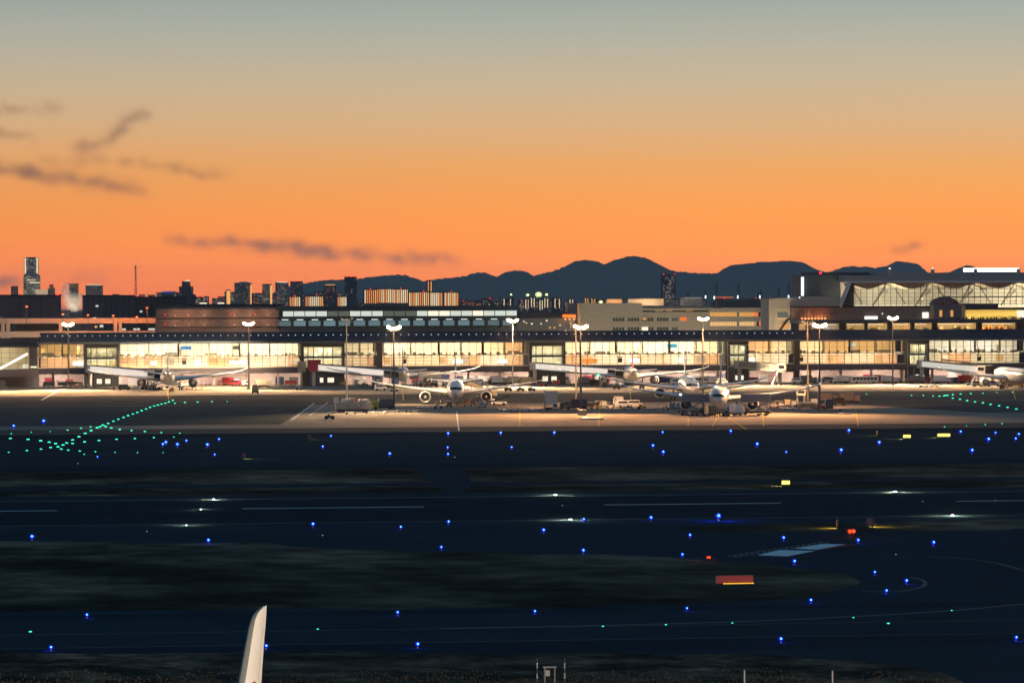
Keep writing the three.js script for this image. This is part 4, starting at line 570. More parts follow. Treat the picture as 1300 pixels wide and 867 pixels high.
// ---------------------------------------------------------------- airfield lights
const pickBlue = (() => {
  const p = thing('taxiway_edge_light', 'blue taxiway edge light on a short post in the dark pavement', 'taxiway light', [0, 0, 0], 0, 'blue taxiway edge lights');
  obj('stem', cyl(.07, .05, .3, 0, 0, 0, 8), MAT.yellow, p); obj('lens', new THREE.SphereGeometry(.27, 14, 10).translate(0, .42, 0), glow(0x0010ff, .62), p); obj('core_light', new THREE.SphereGeometry(.13, 10, 8).translate(0, .46, .17), glow(0x3f86ff, 7), p); return p; })();
let nb = 0;
for (const [u, v, k = 1] of [[16.5, 542.7, 1.2], [54.6, 537.6, 1.3], [206, 565.3], [210, 563], [224.6, 566.5], [236, 560.7], [262.7, 566.8], [277.4, 558.7], [272, 577.7, .8], [39.8, 682.8, 1.25], [264, 686.9], [123, 580, .5], [419.7, 554.4, .9], [409.3, 568, .9], [494.4, 577.7], [568.7, 552.3], [568, 569, .8], [568.5, 577.7, .8], [635.5, 551.3], [649.4, 568.8, .8], [396.9, 666.5], [508.6, 669.3], [569.2, 663], [703.5, 551], [841.3, 550, .9], [829, 567.8, 1.2], [842, 576.2, 1.1], [927.8, 549, .9], [961.3, 566.5, 1.1], [741, 659.7, .9], [826.5, 658.4], [912.3, 657.7, 1.3], [690, 674], [876, 679.7], [1078, 548.8, 1.2], [1116.4, 564], [1068, 574.2, 1.2], [998.4, 574.4, .6], [1220, 549.8], [1264.4, 550.6], [1255.5, 560.2, 1.1], [1294, 552.6], [1290, 558.2], [1234.5, 574.2, 1.1], [995, 683.5], [1089.8, 686.4], [1185.7, 689.7], [109.6, 780, 1], [64, 821], [504.5, 776.8], [530, 817.7], [337.5, 819.4], [560, 694.6], [679, 775], [872.2, 771.2], [740.5, 699.6], [866.4, 704], [1008.8, 713.3], [1111, 726], [1151.2, 737.7, 1.1], [1125.8, 749.6], [1029.6, 761.8], [991.6, 811], [1290.8, 808.5, 1.1]]) {
  const g = G(u, v, .4), near = 33.8 / Math.max(20, 33.8) * Math.hypot(g.x, g.z), s = k * rr(.85, 1.15) * clamp(near / 430, .85, 1.7), o = nb++ ? dup(pickBlue, [g.x, 0, g.z]) : pickBlue;
  o.position.set(g.x, 0, g.z); o.scale.setScalar(s); const l = new THREE.PointLight(0x1030ff, u === 912.3 ? 160 : 4.5 * k); l.position.set(0, .44, .36); l.shadow.radius = 4; o.add(l);
}
function smallLight(name, label, cat, group, r, mat, power, color) { const p = thing(name, label, cat, [0, 0, 0], 0, group); obj('housing', cyl(r * 1.5, r * 1.3, r * .25, 0, 0, 0, 12), MAT.darkGrey, p); obj('lens_light', new THREE.SphereGeometry(r, 12, 6, 0, 6.3, 0, 1.58).scale(1.15, .6, 1).translate(0, r * .25, 0), mat, p); let n = 0; return (u, v, k = 1) => { const g = G(u, v, .15), o = n++ ? dup(p, [g.x, 0.012, g.z]) : p; o.position.set(g.x, .02, g.z); const s = k * clamp(Math.hypot(g.x, g.z) / 800, .7, 1.3); o.scale.setScalar(s); if (power) { const l = new THREE.PointLight(color, power * k); l.position.set(0, r * 1.75, r * .9); o.add(l); } return o; }; }
const greenAt = smallLight('taxiway_centreline_light', 'green centreline light set into the apron taxiway', 'taxiway light', 'green taxiway centreline lights', .27, glow(0x2ff0b4, 3.4), 0);
const S1 = 330 / 1300;
for (const [x, y, k = 1] of [[862, 112], [842, 119], [825, 126], [805, 130], [787, 135], [768, 140], [748, 147], [728, 155], [706, 163], [684, 172], [662, 180], [638, 188], [615, 197], [589, 206], [564, 216], [538, 227], [512, 236, 1.2], [498, 243], [483, 249, 1.2], [453, 263, 1.2], [423, 277, 1.2], [392, 294, 1.2], [360, 310, 1.2], [330, 325, 1.2], [312, 335, 1.2], [287, 344, 1.2], [526, 243, 1.1], [554, 249], [596, 257], [655, 262, .9], [722, 267, .9], [804, 272, .75], [897, 275, .6], [48, 302, 1.1], [137, 307, 1.25], [200, 314, 1.25], [243, 321, 1.25], [275, 328, 1.2], [360, 327, 1.1], [420, 319, 1.1], [492, 312, 1.1], [580, 306, 1], [672, 302, .9], [767, 297, .8], [867, 294, .6], [303, 355, 1.1], [338, 360, 1], [396, 364, .9], [418, 380, .6], [474, 367, .7], [572, 370, .6], [685, 371, .55], [813, 371, .5], [250, 347, 1.1], [202, 355, 1], [131, 362, .9], [40, 370, .7], [872, 126, .8], [923, 122, .9], [986, 120, .9], [1058, 118, .8], [1134, 117, .6], [450, 243, .8], [335, 260, .8], [402, 250, .8], [248, 266, .5], [153, 270, .5], [53, 277, .6]]) greenAt(x * S1, 480 + y * S1, k);
for (const [x, y, k = 1] of [[740, 87, .8], [799, 87, .8], [848, 90, .8], [880, 91], [903, 90, 1.1], [911, 86], [920, 87], [947, 83], [947, 101], [986, 80], [983, 106], [1019, 113], [1058, 119], [1098, 124], [1136, 132], [1178, 139], [1221, 147], [1265, 155], [1037, 78], [1098, 76, .8], [1167, 72, .7], [1246, 71, .7], [515, 80, .7], [906, 243, .6], [1015, 238, .5], [1110, 232, .6], [1193, 227, .6]]) greenAt(970 + x * S1, 480 + y * S1, k);
for (const [u, v, k] of [[37.8, 801, .75], [403, 797.6, .5], [765.6, 794, .5], [845.6, 792, .5], [930, 789.7, .45], [1128.4, 790.5, .7], [1084, 783, .45], [1209, 774, .45]]) greenAt(u, v, k);
const whiteAt = smallLight('runway_edge_light', 'white runway edge light on the painted edge line', 'runway light', 'white runway edge lights', .3, glow(0xfff6e0, 9), 150, 0xfff0c8);
for (const [u, v, k] of [[270.6, 633.6, 1], [705.2, 627.7, 1], [724.3, 659.2, 1], [1137.3, 624, 1], [1209.8, 654, 1.1], [235.8, 666, .45], [254.6, 646, .25]]) whiteAt(u, v, k);
const dimAt = smallLight('runway_centreline_light', 'dim centreline light set in the runway', 'runway light', 'runway centreline lights', .14, glow(0xd8e8f0, .8), 0);
for (const [u, v] of [[98, 588], [186, 674], [409, 679], [577, 580], [1264.6, 634.6], [1172, 636], [714, 641], [1138, 703]]) dimAt(u, v);

// guidance signs
function sign(u, v, wpx, hpx, lit, label, turn = 0) {
  const g = G(u, v), D = Math.hypot(g.x, g.z), s = D / FOCAL, w = wpx * s / Math.max(.3, Math.cos(turn)), h = hpx * s, t = thing('guidance_sign', label, 'airfield sign', [g.x, 0, g.z], turn - .1);
  obj('leg', bx(.15, .35, .15, -w * .35, 0, 0), MAT.darkGrey, t); obj('leg', bx(.15, .35, .15, w * .35, 0, 0), MAT.darkGrey, t);
  obj('case', bm(-w / 2, w / 2, .3, .3 + h, -.2, .1), MAT.black, t);
  if (lit) { obj('sign_face', bm(-w / 2 + .06, w / 2 - .06, .36, .24 + h, .1, .12), glow(0xffe070, 1.9), t); rectLamp(t, w * .9, h * .8, 0, .3 + h / 2, .16, 0, -.25, 1, new THREE.Color().setRGB(1, .75, .2), 8); rectLamp(t, .5, h, -w / 2 - .1, .3 + h / 2, 0, -1, -.3, 0, new THREE.Color().setRGB(1, .75, .2), 320); }
  return t;
}
sign(998, 617.4, 11, 5.6, 1, 'small square yellow lit sign standing alone before the runway');
sign(1152, 557.5, 10, 4.2, 1, 'short yellow lit sign at the edge of the apron shoulder');
sign(1199, 556, 16.5, 4.2, 1, 'wide yellow lit sign at the edge of the apron shoulder');
// signs that show their dark side and light the ground behind
function backSign(u, v, dir, label, pow) { const g = G(u, v), t = thing('guidance_sign', label, 'airfield sign', [g.x, 0, g.z], dir * 1.35); obj('case', bm(-1.1, 1.1, .3, 1.3, -.15, .15), std([.25, .08, .08], .7), t); obj('leg', bx(.15, .35, .15, -.7, 0, 0), MAT.darkGrey, t); obj('leg', bx(.15, .35, .15, .7, 0, 0), MAT.darkGrey, t); obj('sign_face', bm(-1.05, 1.05, .36, 1.24, -.17, -.15), glow(0xffc840, 1.2), t); rectLamp(t, 2, .8, 0, .75, -.2, 0, -.35, -1, new THREE.Color().setRGB(1, .74, .1), pow); return t; }
backSign(1064, 671, 1, 'dark sign lighting yellow grass, beside the red guard lamp', 150);
backSign(1105.5, 669.5, -1, 'dark sign lighting yellow grass, past the red guard lamp', 150);
backSign(1114.6, 553.5, 1, 'dark slim sign casting amber light at the apron shoulder', 50);
backSign(308, 583, -1, 'amber sign by the taxiway between blue lights', 120);
backSign(392, 558.5, -1, 'slim amber sign at the apron shoulder by the stand line', 50);
// the big red board, seen from its back, on its lit frame
{ const g = G(933, 742), D = Math.hypot(g.x, g.z), s = D / FOCAL, w = 48 * s, h = 9.4 * s, t = thing('red_board', 'wide red board with a yellow glow along its foot on the grass', 'board', [g.x, 0, g.z], .06);
  obj('lit_sign_panel', bm(-w / 2, w / 2, .16, .16 + h, -.12, .0), new THREE.MeshStandardMaterial({ color: 0x6a2020, emissive: 0xc85a58, emissiveIntensity: .24 }), t); obj('frame', [bm(-w / 2 - .06, -w / 2, 0, .2 + h, -.14, .02), bm(w / 2, w / 2 + .06, 0, .2 + h, -.14, .02), bm(-w / 2, w / 2, .16 + h, .2 + h, -.14, .02)], MAT.darkGrey, t);
  for (let k = 0; k < 14; k++) { const x = lerp(-w * .3, w * .48, k / 13), f = obj('foot_lamp', bx(.14, .1, .16, x, 0, .34), MAT.darkGrey, t); obj('lamp_glass', bx(.2, .1, .1, x, .1, .34), glow(0xffc030, 1.6), f); } rectLamp(t, w * .8, .12, w * .1, .24, .5, 0, .3, -1, new THREE.Color().setRGB(1, .7, .3), 1.2); }
// runway guard lamps
{ const make = (u, v, k, label) => { const g = G(u, v), t = thing('runway_guard_light', label, 'guard light', [g.x, 0, g.z]); obj('post', [cyl(.08, .06, .7, -.3, 0, -.3, 8), cyl(.08, .06, .7, .3, 0, -.3, 8)], MAT.black, t); obj('housing', bm(-.75, .75, .6, 1.3, -.4, -.15), MAT.black, t); for (const x of [-.35, .35]) obj('lamp_lens', new THREE.SphereGeometry(.3, 12, 8).translate(x, .95, .12), glow(0xff3a14, 2.4), t); const l = new THREE.PointLight(0xff4a18, 26 * k); l.position.set(0, .95, .8); t.add(l); t.scale.setScalar(k); };
  make(1081.7, 681.5, .85, 'twin red-orange guard lamp beside the painted holding board'); make(900, 711.2, .4, 'small twin orange guard lamp near the red board'); }
// markers and posts in the near grass
for (const [u, v, h] of [[682, 868, 2.3], [717, 868, 2.3]]) { const g = G(u, v), t = thing('marker_post', 'thin banded marker post in the near grass beside a small frame', 'post', [g.x, 0, g.z], 0, 'banded marker posts'); for (let k = 0; k < 5; k++) obj('band', cyl(.06, .06, h * .2 - .01, 0, k * h * .2, 0, 8), k % 2 ? MAT.white : MAT.darkGrey, t); }
{ const g = G(698, 871), t = thing('frame_stand', 'small open metal frame between two banded posts', 'frame', [g.x, 0, g.z]); obj('upright', cyl(.07, .07, 1.6, -.45, 0, 0, 8), MAT.grey, t); obj('upright', cyl(.07, .07, 1.6, .45, 0, 0, 8), MAT.grey, t); obj('crossbar', bm(-.6, .6, 1.6, 1.75, -.08, .08), MAT.grey, t); obj('box', bx(.4, .5, .3, -.2, .9, 0), MAT.offwhite, t); }
for (const [u, v, h] of [[945.5, 876, 1.7], [1057.5, 874, 1.5]]) { const g = G(u, v), t = thing('white_post', 'plain white post standing in the grass near the curved verge', 'post', [g.x, 0, g.z], 0, 'plain white posts'); obj('shaft', cyl(.09, .07, h, 0, 0, 0, 8), MAT.white, t); obj('cap', cyl(.1, .06, .1, 0, h, 0, 8), MAT.grey, t); }
// ---------------------------------------------------------------- airliners
const ST = [[33.2, .06, 4.55], [32.9, .5, 4.58], [32.3, .98, 4.66], [31.4, 1.5, 4.8], [30.2, 2.02, 5.0], [28.6, 2.48, 5.2], [26.6, 2.8, 5.34], [24, 2.96, 5.4], [20, 2.98, 5.4], [0, 2.98, 5.4], [-11, 2.98, 5.4], [-15, 2.9, 5.48], [-19, 2.64, 5.72], [-23, 2.2, 6.12], [-27, 1.6, 6.62], [-30, 1.08, 7.0], [-32.4, .6, 7.3], [-33.4, .3, 7.42], [-33.6, .05, 7.44]];
const stAt = (z) => { let i = 1; while (i < ST.length - 1 && ST[i][0] > z) i++; const a = ST[i - 1], b = ST[i], t = clamp((z - a[0]) / (b[0] - a[0]), 0, 1); return [lerp(a[1], b[1], t), lerp(a[2], b[2], t)]; };
function loftRings(rings, close) { // rings of equal length, each [[x,y,z]...]
  const n = rings[0].length, pos = [], idx = []; for (const r of rings) for (const p of r) pos.push(...p);
  for (let i = 0; i < rings.length - 1; i++) for (let j = 0; j < n - (close ? 0 : 1); j++) { const a = i * n + j, b = i * n + (j + 1) % n, c = a + n, d = b + n; idx.push(a, c, b, b, c, d); }
  const g = new THREE.BufferGeometry(); g.setAttribute('position', new THREE.BufferAttribute(new Float32Array(pos), 3)); g.setIndex(idx); g.computeVertexNormals(); return g;
}
const ring = (z, r, cy, n = 36) => Array.from({ length: n }, (_, k) => { const a = k / n * Math.PI * 2; return [Math.sin(a) * r, cy + Math.cos(a) * r, z]; });
const foil = (x, y, le, c, th, vertical) => { const out = []; for (let k = 0; k < 16; k++) { const a = k / 16 * Math.PI * 2, t = (1 - Math.cos(a)) / 2, s = Math.sin(a), h = th * s * (1.35 * Math.sqrt(Math.max(t, .0001)) * (1 - t) + .12 * (1 - t)) * 1.3; out.push(vertical ? [x + h, y, le - c * t] : [x, y + h, le - c * t]); } return out; };
const solid = (rings) => { const a = loftRings(rings, true), caps = [rings[0], rings[rings.length - 1]].map((r, q) => { const s = []; for (let k = 1; k < r.length - 1; k++) s.push(...r[0], ...r[q ? k : k + 1], ...r[q ? k + 1 : k]); const g = new THREE.BufferGeometry(); g.setAttribute('position', new THREE.BufferAttribute(new Float32Array(s), 3)); g.computeVertexNormals(); return g; }); return mergeGeometries([a, ...caps].map(prep)); };
const PL = (() => {
  const p = {};
  const zs = []; for (let z = 33.2; z > 24; z -= .45) zs.push(z); for (let z = 24; z > -11; z -= 5) zs.push(z); for (let z = -11; z > -33.6; z -= 1) zs.push(z); zs.push(-33.6);
  const cr = new THREE.CatmullRomCurve3(ST.map(([z, r, c]) => new THREE.Vector3(z, r, c)), false, 'catmullrom', .4);
  p.fuselage = loftRings(ST.length ? zs.map((z) => { const [r, c] = stAt(z); return ring(z, r, c); }) : [], true);
  p.tailPaint = loftRings([-19, -22, -25, -28, -31, -33.2].map((z) => { const [r, c] = stAt(z); return ring(z, r + .03, c).filter((q, k) => k <= 8 || k >= 28).sort((a, b) => a[0] - b[0]); }), false);
  const wing = (s) => solid([[2.4, 4.3, 9.6, 12.4, 1.5], [6, 4.65, 6.6, 9.6, 1.15], [10.4, 5.1, 3.4, 7.2, .8], [18, 5.95, -1.6, 5.2, .55], [26, 7.0, -6.6, 3.4, .36], [30, 7.9, -9.4, 2.4, .24], [31.6, 8.7, -10.9, 1.6, .17], [32.3, 9.7, -12.1, .8, .1]].map(([x, y, le, c, th]) => foil(x * s, y, le, c, th)));
  p.wing = { 1: wing(1), '-1': wing(-1) };
  const stab = (s) => solid([[.8, 6.95, -24.6, 6.2, .7], [9.6, 8.0, -31, 2.2, .25]].map(([x, y, le, c, th]) => foil(x * s, y, le, c, th)));
  p.stab = { 1: stab(1), '-1': stab(-1) };
  const finRow = [[7.2, -19.3, 9.6, .95], [8.2, -20.6, 8.9, .9], [12, -24.4, 6.55, .7], [15.4, -27.6, 4.5, .5], [16.2, -28.35, 4.1, .44], [16.6, -28.85, 3.72, .4], [16.85, -29.5, 3.12, .34], [17.0, -30.4, 2.25, .26], [17.08, -31.4, 1.25, .16]];
  p.fin = solid(finRow.map(([y, le, c, th]) => foil(0, y, le, c, th * .55, true)));
  p.finEdge = loftRings(finRow.map(([y, le, c, t0]) => [y, le, c, t0 * .55]).map(([y, le, c, th]) => [[-th * .56 - .012, y, le - c * .06], [-th * .46 - .02, y, le - c * .03], [0, y + .01, le + .06], [th * .46 + .02, y, le - c * .03], [th * .56 + .012, y, le - c * .06]]), false);
  const seam = (s) => loftRings(finRow.slice(1, 6).map(([y, le, c, t0]) => [.67, .685].map((t) => [s * (t0 * .55 * 1.3 * (1.35 * Math.sqrt(t) * (1 - t) + .12 * (1 - t)) + .012), y, le - c * t])), false); p.seam = mergeGeometries([seam(1), seam(-1)].map(prep));
  const nac = [[0, 1.62], [-.1, 1.78], [.35, 1.9], [.35, 1.9]]; // outer lathe along z
  const prof = [[1.5, 0.1], [1.62, .0], [1.76, .08], [1.9, .5], [1.98, 1.4], [1.96, 2.6], [1.78, 4.0], [1.5, 5.2], [1.42, 5.25], [1.5, 3.5], [1.55, 1.4], [1.5, .1]].map(([r, z]) => new THREE.Vector2(r, z));
  p.nacelle = new THREE.LatheGeometry(prof, 36).rotateX(-Math.PI / 2);
  p.lip = new THREE.TorusGeometry(1.64, .14, 10, 40);
  p.fan = new THREE.CircleGeometry(1.55, 32).translate(0, 0, -.9);
  const bl = []; for (let k = 0; k < 18; k++) { const a = k / 18 * 6.283, g = new THREE.BoxGeometry(.16, 1.15, .05).rotateY(.7).translate(0, .95, -.75).rotateZ(a); bl.push(g); } p.blades = join(bl);
  p.spinner = new THREE.ConeGeometry(.42, .7, 16).rotateX(Math.PI / 2).translate(0, 0, -.45);
  p.core = new THREE.CylinderGeometry(.5, 1.1, 2.4, 20).rotateX(-Math.PI / 2).translate(0, 0, -5.6);
  p.pylon = [1, -1].map((s) => solid([[3.9, 3.4, 4.6, .5], [5.2, 5.2, 6, .6]].map(([y, le, c, th]) => foil(0, y, le, c, th, true))));
  const wheel = (r, w) => new THREE.CylinderGeometry(r, r, w, 16).rotateZ(Math.PI / 2);
  p.noseStrut = join([cyl(.16, .16, 2.6, 0, .6, 0), rod([0, 2.6, -.1], [0, 1.2, .9], .07), bm(-.5, -.44, 1.6, 3, -.8, .8), bm(.44, .5, 1.6, 3, -.8, .8)]); p.noseWheel = wheel(.52, .36); p.mainWheel = wheel(.68, .5);
  p.mainStrut = join([cyl(.28, .24, 3.4, 0, .7, 0), rod([0, 3, 0], [1.4, 1.4, 0], .1), bm(-.14, .14, .55, .85, -1.1, 1.1), bm(.3, .38, 1.6, 3.6, -.9, .9)]);
  // cockpit glazing laid on the nose
  const zOn = (x, y) => { let lo = 24, hi = 33.1; for (let k = 0; k < 40; k++) { const m = (lo + hi) / 2, [r, c] = stAt(m); if (Math.hypot(x, y - c) < r) lo = m; else hi = m; } return lo; };
  const rows = []; for (let j = 0; j <= 4; j++) { const row = []; for (let k = 0; k <= 24; k++) { const f = k / 24 * 2 - 1, x = f * 1.95, y = lerp(5.72, 6.62 - .28 * f * f, j / 4) + .12 * (1 - f * f) * (1 - j / 4) * 0 - .1 * Math.abs(f); row.push([x * 1.012, y + .02, zOn(x, y) + .06]); } rows.push(row); } p.cockpit = loftRings(rows, false);
  const cw = []; for (let z = 22; z > -20; z -= 1.15) for (const s of [-1, 1]) cw.push(new THREE.BoxGeometry(.04, .42, .3).translate(s * 2.97, 6.0, z)); p.cabin = join(cw);
  p.door = new THREE.BoxGeometry(.06, 1.95, 1.05); return p;
})();
const planeWhite = std([.74, .74, .72], .32, { clearcoat: .5, clearcoatRoughness: .2, specularIntensity: .6 }), bareMetal = std([.45, .46, .47], .3, { metalness: .8 });
function airliner(u, v, turn, label, o = {}) {
  const g = o.at || G(u, v), t = thing('airliner', label, 'airliner', [g.x, 0.02, g.z], turn), body = o.body || planeWhite;
  const f = obj('fuselage', PL.fuselage, body, t); stuff(obj('cabin_window_row', PL.cabin, MAT.darkGlass, f)); obj('cockpit_window', PL.cockpit, MAT.darkGlass, f);
  for (const [s, z] of [[1, 24.6], [-1, 24.6], [1, 12], [-1, 12], [1, -14], [-1, -14]]) obj('door', PL.door, MAT.offwhite, f).position.set(s * 2.97, 5.5, z);
  if (o.tail) obj('tail_paint', PL.tailPaint, o.tail, f);
  for (const s of [1, -1]) {
    const w = obj('wing', PL.wing[s], o.wing || planeWhite, t); obj('wingtip_light', new THREE.SphereGeometry(.3, 8, 6).translate(s * 31.7, 8.7, -10.9), o.nav ? (s > 0 ? o.nav[0] : o.nav[1]) : MAT.winWhite, w);
    const e = new THREE.Group(); e.name = 'engine'; e.position.set(s * 10.4, 2.75, 9.2); t.add(e); obj('nacelle', PL.nacelle, o.nacelle || planeWhite, e); obj('lip', PL.lip, bareMetal, e); obj('fan', PL.fan, MAT.black, e); obj('fan_blades', PL.blades, std([.05, .06, .09], .4, { metalness: .5 }), e); obj('spinner', PL.spinner, MAT.offwhite, e); obj('exhaust', PL.core, bareMetal, e); const py = obj('pylon', PL.pylon[0], planeWhite, e); py.position.set(0, -2.75, -6);
    obj('tailplane', PL.stab[s], planeWhite, t);
    const mg = new THREE.Group(); mg.name = 'main_gear'; mg.position.set(s * 5.3, 0, -1.6); t.add(mg); obj('strut', PL.mainStrut, MAT.grey, mg); for (const [x, z] of [[-.45, .75], [.45, .75], [-.45, -.75], [.45, -.75]]) obj('wheel', PL.mainWheel, MAT.rubber, mg).position.set(x, .68, z);
  }
  const ng = new THREE.Group(); ng.name = 'nose_gear'; ng.position.set(0, 0, 26.6); t.add(ng); obj('strut', PL.noseStrut, MAT.grey, ng); for (const x of [-.32, .32]) obj('wheel', PL.noseWheel, MAT.rubber, ng).position.set(x, .52, 0);
  const fin = obj('fin', PL.fin, o.fin || planeWhite, t); obj('leading_edge', PL.finEdge, o.edge || bareMetal, fin); obj('rudder_seam', PL.seam, MAT.grey, fin);
  if (o.mark) o.mark(fin);
  return t;
}
const PI = Math.PI;
airliner(212, 495, PI - .01, 'white airliner with navy tail parked nose-in at the first gate', { tail: MAT.navy, fin: std([.08, .09, .2], .4), nacelle: std([.2, .22, .34], .35) });
airliner(511, 491.5, PI - .085, 'white airliner with blue tail cone parked at the second gate', { tail: std([.02, .07, .2], .35), fin: std([.02, .07, .2], .35) });
airliner(578.5, 513, -.105, 'white twinjet facing out with stairs at its door', {});
airliner(800, 491.5, PI - .12, 'white airliner with grey belly parked at the third gate', { body: std([.62, .61, .57], .4), fin: std([.5, .12, .1], .4), nacelle: std([.45, .44, .42], .35) });
airliner(874, 508, -.13, 'pale airliner with green and red wingtip lamps behind the loaded one', { nav: [glow(0xff2030, 10), glow(0x10e8a0, 10)] });
airliner(914, 523.5, -.2, 'bright airliner between two raised catering trucks', { body: std([.6, .62, .6], .35, { metalness: .1, clearcoat: .3 }), nav: [MAT.winWhite, MAT.winWhite], fin: std([.3, .28, .18], .6), nacelle: std([.7, .7, .68], .35) });
airliner(1288, 493.5, PI - .08, 'white airliner with stairs at the frame edge gate', {});
// the tail of the aircraft parked below the camera; its fin stands into the view
{
  const tip = Q(336, 767, 184.5), turn = -YAW * 0 + Math.atan2(-.24 - .05, .97) ;
  const h = -.262, off = new THREE.Vector3(0, 0, -32.2).applyAxisAngle(new THREE.Vector3(0, 1, 0), h);
  airliner(0, 0, h, 'tall white tail fin of a parked airliner showing part of a red ring', { at: new THREE.Vector3(tip.x - off.x, 0, tip.z - off.z), fin: std([.84, .8, .72], .5), edge: std([.16, .18, .17], .5), mark: (fin) => {
    const q = new THREE.TorusGeometry(1.3, .05, 6, 48).rotateY(PI / 2).scale(.6, 1, 1.05); obj('red_ring', q.clone().translate(.28, 12.0, -28), MAT.red, fin); obj('red_ring', q.clone().translate(-.28, 12.0, -28), MAT.red, fin); } });
  // stand floodlight of the near terminal, beside the camera
  const m = thing('stand_floodlight', 'stand floodlight of the near terminal beside the viewpoint', 'floodlight mast', [62, 0, -92]); obj('pole', cyl(.4, .25, 24, 0, 0, 0), MAT.poleGrey, m); obj('lamp_head', rb(1.6, .9, .6, .1, 0, 24, 0), MAT.darkGrey, m); obj('lamp_glass', bx(1.4, .7, .1, 0, 24.1, -.35), glow(0xffe6c0, 6), m);
  const s = new THREE.SpotLight(0xffe4c4, 44000, 0, .32, .6); s.position.set(0, 24.4, -.7); s.shadow.radius = 25; m.add(s); const tg = new THREE.Object3D(); tg.name = 'aim'; tg.position.set(tip.x - 62, 12, tip.z + 92); m.add(tg); s.target = tg;
  const s2 = new THREE.SpotLight(0xffd9b0, 42000, 0, .42, .8); s2.position.set(.9, 24.4, -.7); s2.shadow.radius = 25; m.add(s2); const t2 = new THREE.Object3D(); t2.name = 'aim'; const vg = G(640, 866); t2.position.set(vg.x - 62, 0, vg.z + 92); m.add(t2); s2.target = t2;
}

// ---------------------------------------------------------------- boarding bridges
function bridge(A, B, label, o = {}) { // A: at the gate tower, B: at the aircraft door; [x, floor height, z]
  const t = thing('boarding_bridge', label, 'boarding bridge', [A[0], 0, A[2]]), b = [B[0] - A[0], B[1], B[2] - A[2]], a = [0, A[1], 0], len = Math.hypot(b[0], b[2]), dx = b[0] / len, dz = b[2] / len, at = (k, y = 0, side = 0) => [b[0] * k - dz * side, lerp(a[1], b[1], k) + y, b[2] * k + dx * side];
  const shell = o.shell || MAT.offwhite;
  obj('rotunda', [cyl(2.3, 2.3, 3.4, 0, A[1] - .2, 0, 20), cyl(.7, .9, A[1], 0, 0, 0, 14)], o.lit === false ? MAT.grey : MAT.offwhite, t);
  for (const [k0, k1, w] of [[.04, .55, 2.6], [.5, .86, 3.1]]) {
    obj('tunnel_floor', [bar(at(k0, .0), at(k1, .0), w, .35)], MAT.darkGrey, t); obj('tunnel_roof', bar(at(k0, 3.0), at(k1, 3.0), w + .2, .3), MAT.darkGrey, t);
    const n = Math.max(3, Math.round(len * (k1 - k0) / 3.2));
    for (const s of [-1, 1]) { for (let i = 0; i < n; i++) { const c0 = lerp(k0, k1, i / n) + .002, c1 = lerp(k0, k1, (i + 1) / n) - .002; obj('window_panel', bar(at(c0, 1.55, s * w / 2), at(c1, 1.55, s * w / 2), .08, 2.7), o.panel || shell, t); } obj('side_rail', [bar(at(k0, .3, s * (w / 2 + .08)), at(k1, .3, s * (w / 2 + .08)), .12, .3), bar(at(k0, 2.85, s * (w / 2 + .08)), at(k1, 2.85, s * (w / 2 + .08)), .12, .2)], o.rail || MAT.grey, t); }
  }
  // cab, canopy, drive column with wheels, service stair
  const c = at(.93), yaw = Math.atan2(-dz, dx); const cab = obj('cab', bm(-3.1, 2.6, -.1, 3.5, -2, 2), o.cab || MAT.grey, t); cab.position.set(...c); cab.rotation.y = yaw; obj('cab_window', bm(-2.4, 1.9, 1.3, 2.6, 2, 2.06), MAT.darkGlass, cab); obj('canopy', bm(2.6, 3.6, .1, 3.3, -1.8, 1.8), MAT.black, cab);
  const d = at(.78); const col = obj('drive_column', [bx(.5, d[1] - .4, .5, -1.3, .9, 0), bx(.5, d[1] - .4, .5, 1.3, .9, 0), bx(3.4, .5, .6, 0, .8, 0), bx(3.2, .4, .5, 0, d[1] - .2, 0)], o.leg || MAT.darkGrey, t); col.position.set(d[0], 0, d[2]); for (const x of [-.9, .9]) obj('wheel', new THREE.CylinderGeometry(.55, .55, .5, 16).rotateX(PI / 2).translate(x, .55, 0), MAT.rubber, col);
  const e = at(.88, 0, 2.6); obj('service_stair', [bar([e[0], e[1], e[2]], [e[0] - 3, .2, e[2] + 1.5], .9, .18), bx(.1, 1, .1, e[0], e[1], e[2])], MAT.grey, t);
  if (o.more) o.more(t, at); return t;
}
const lp = glow(0xfff0e0, .85), lp2 = glow(0xf4efe0, .68);
const DR = (u, h, Z) => [XU(u, Z, 472), h, -Z];
bridge(DR(114, 6.3, ZC - 8), DR(203, 4.6, 1348), 'lit white boarding bridge reaching the navy tailed airliner', { panel: lp });
bridge(DR(398, 6.4, ZC - 8), DR(505, 4.5, 1347), 'lit boarding bridge with maroon hood at the wide gate tower', { panel: lp, cab: MAT.olive, more: (t) => { obj('hood', bm(-2.6, 2.6, 6.3, 11.2, 2.6, 5.4), MAT.maroon, t); obj('support_leg', [bx(1.2, 6.2, 1.2, -1.7, 0, 4), bx(1.2, 6.2, 1.2, 1.7, 0, 4)], MAT.navy, t); const q = obj('lift_box', bm(-7, -3.6, 6, 10.5, 2, 4.6), MAT.olive, t); obj('support_leg', [bx(.9, 6, .9, -5.4, 0, 3.4)], MAT.olive, t); } });
bridge(DR(679, 6.4, ZC - 8), DR(790, 4.5, 1347), 'lit boarding bridge reaching the grey bellied airliner', { panel: lp });
bridge(DR(939, 6.6, ZC - 8), DR(1003, 5.6, 1362), 'unlit boarding bridge with open truss sides at an empty stand', { lit: false, panel: std([.2, .23, .21], .6), rail: std([.5, .5, .42], .6), cab: MAT.olive });
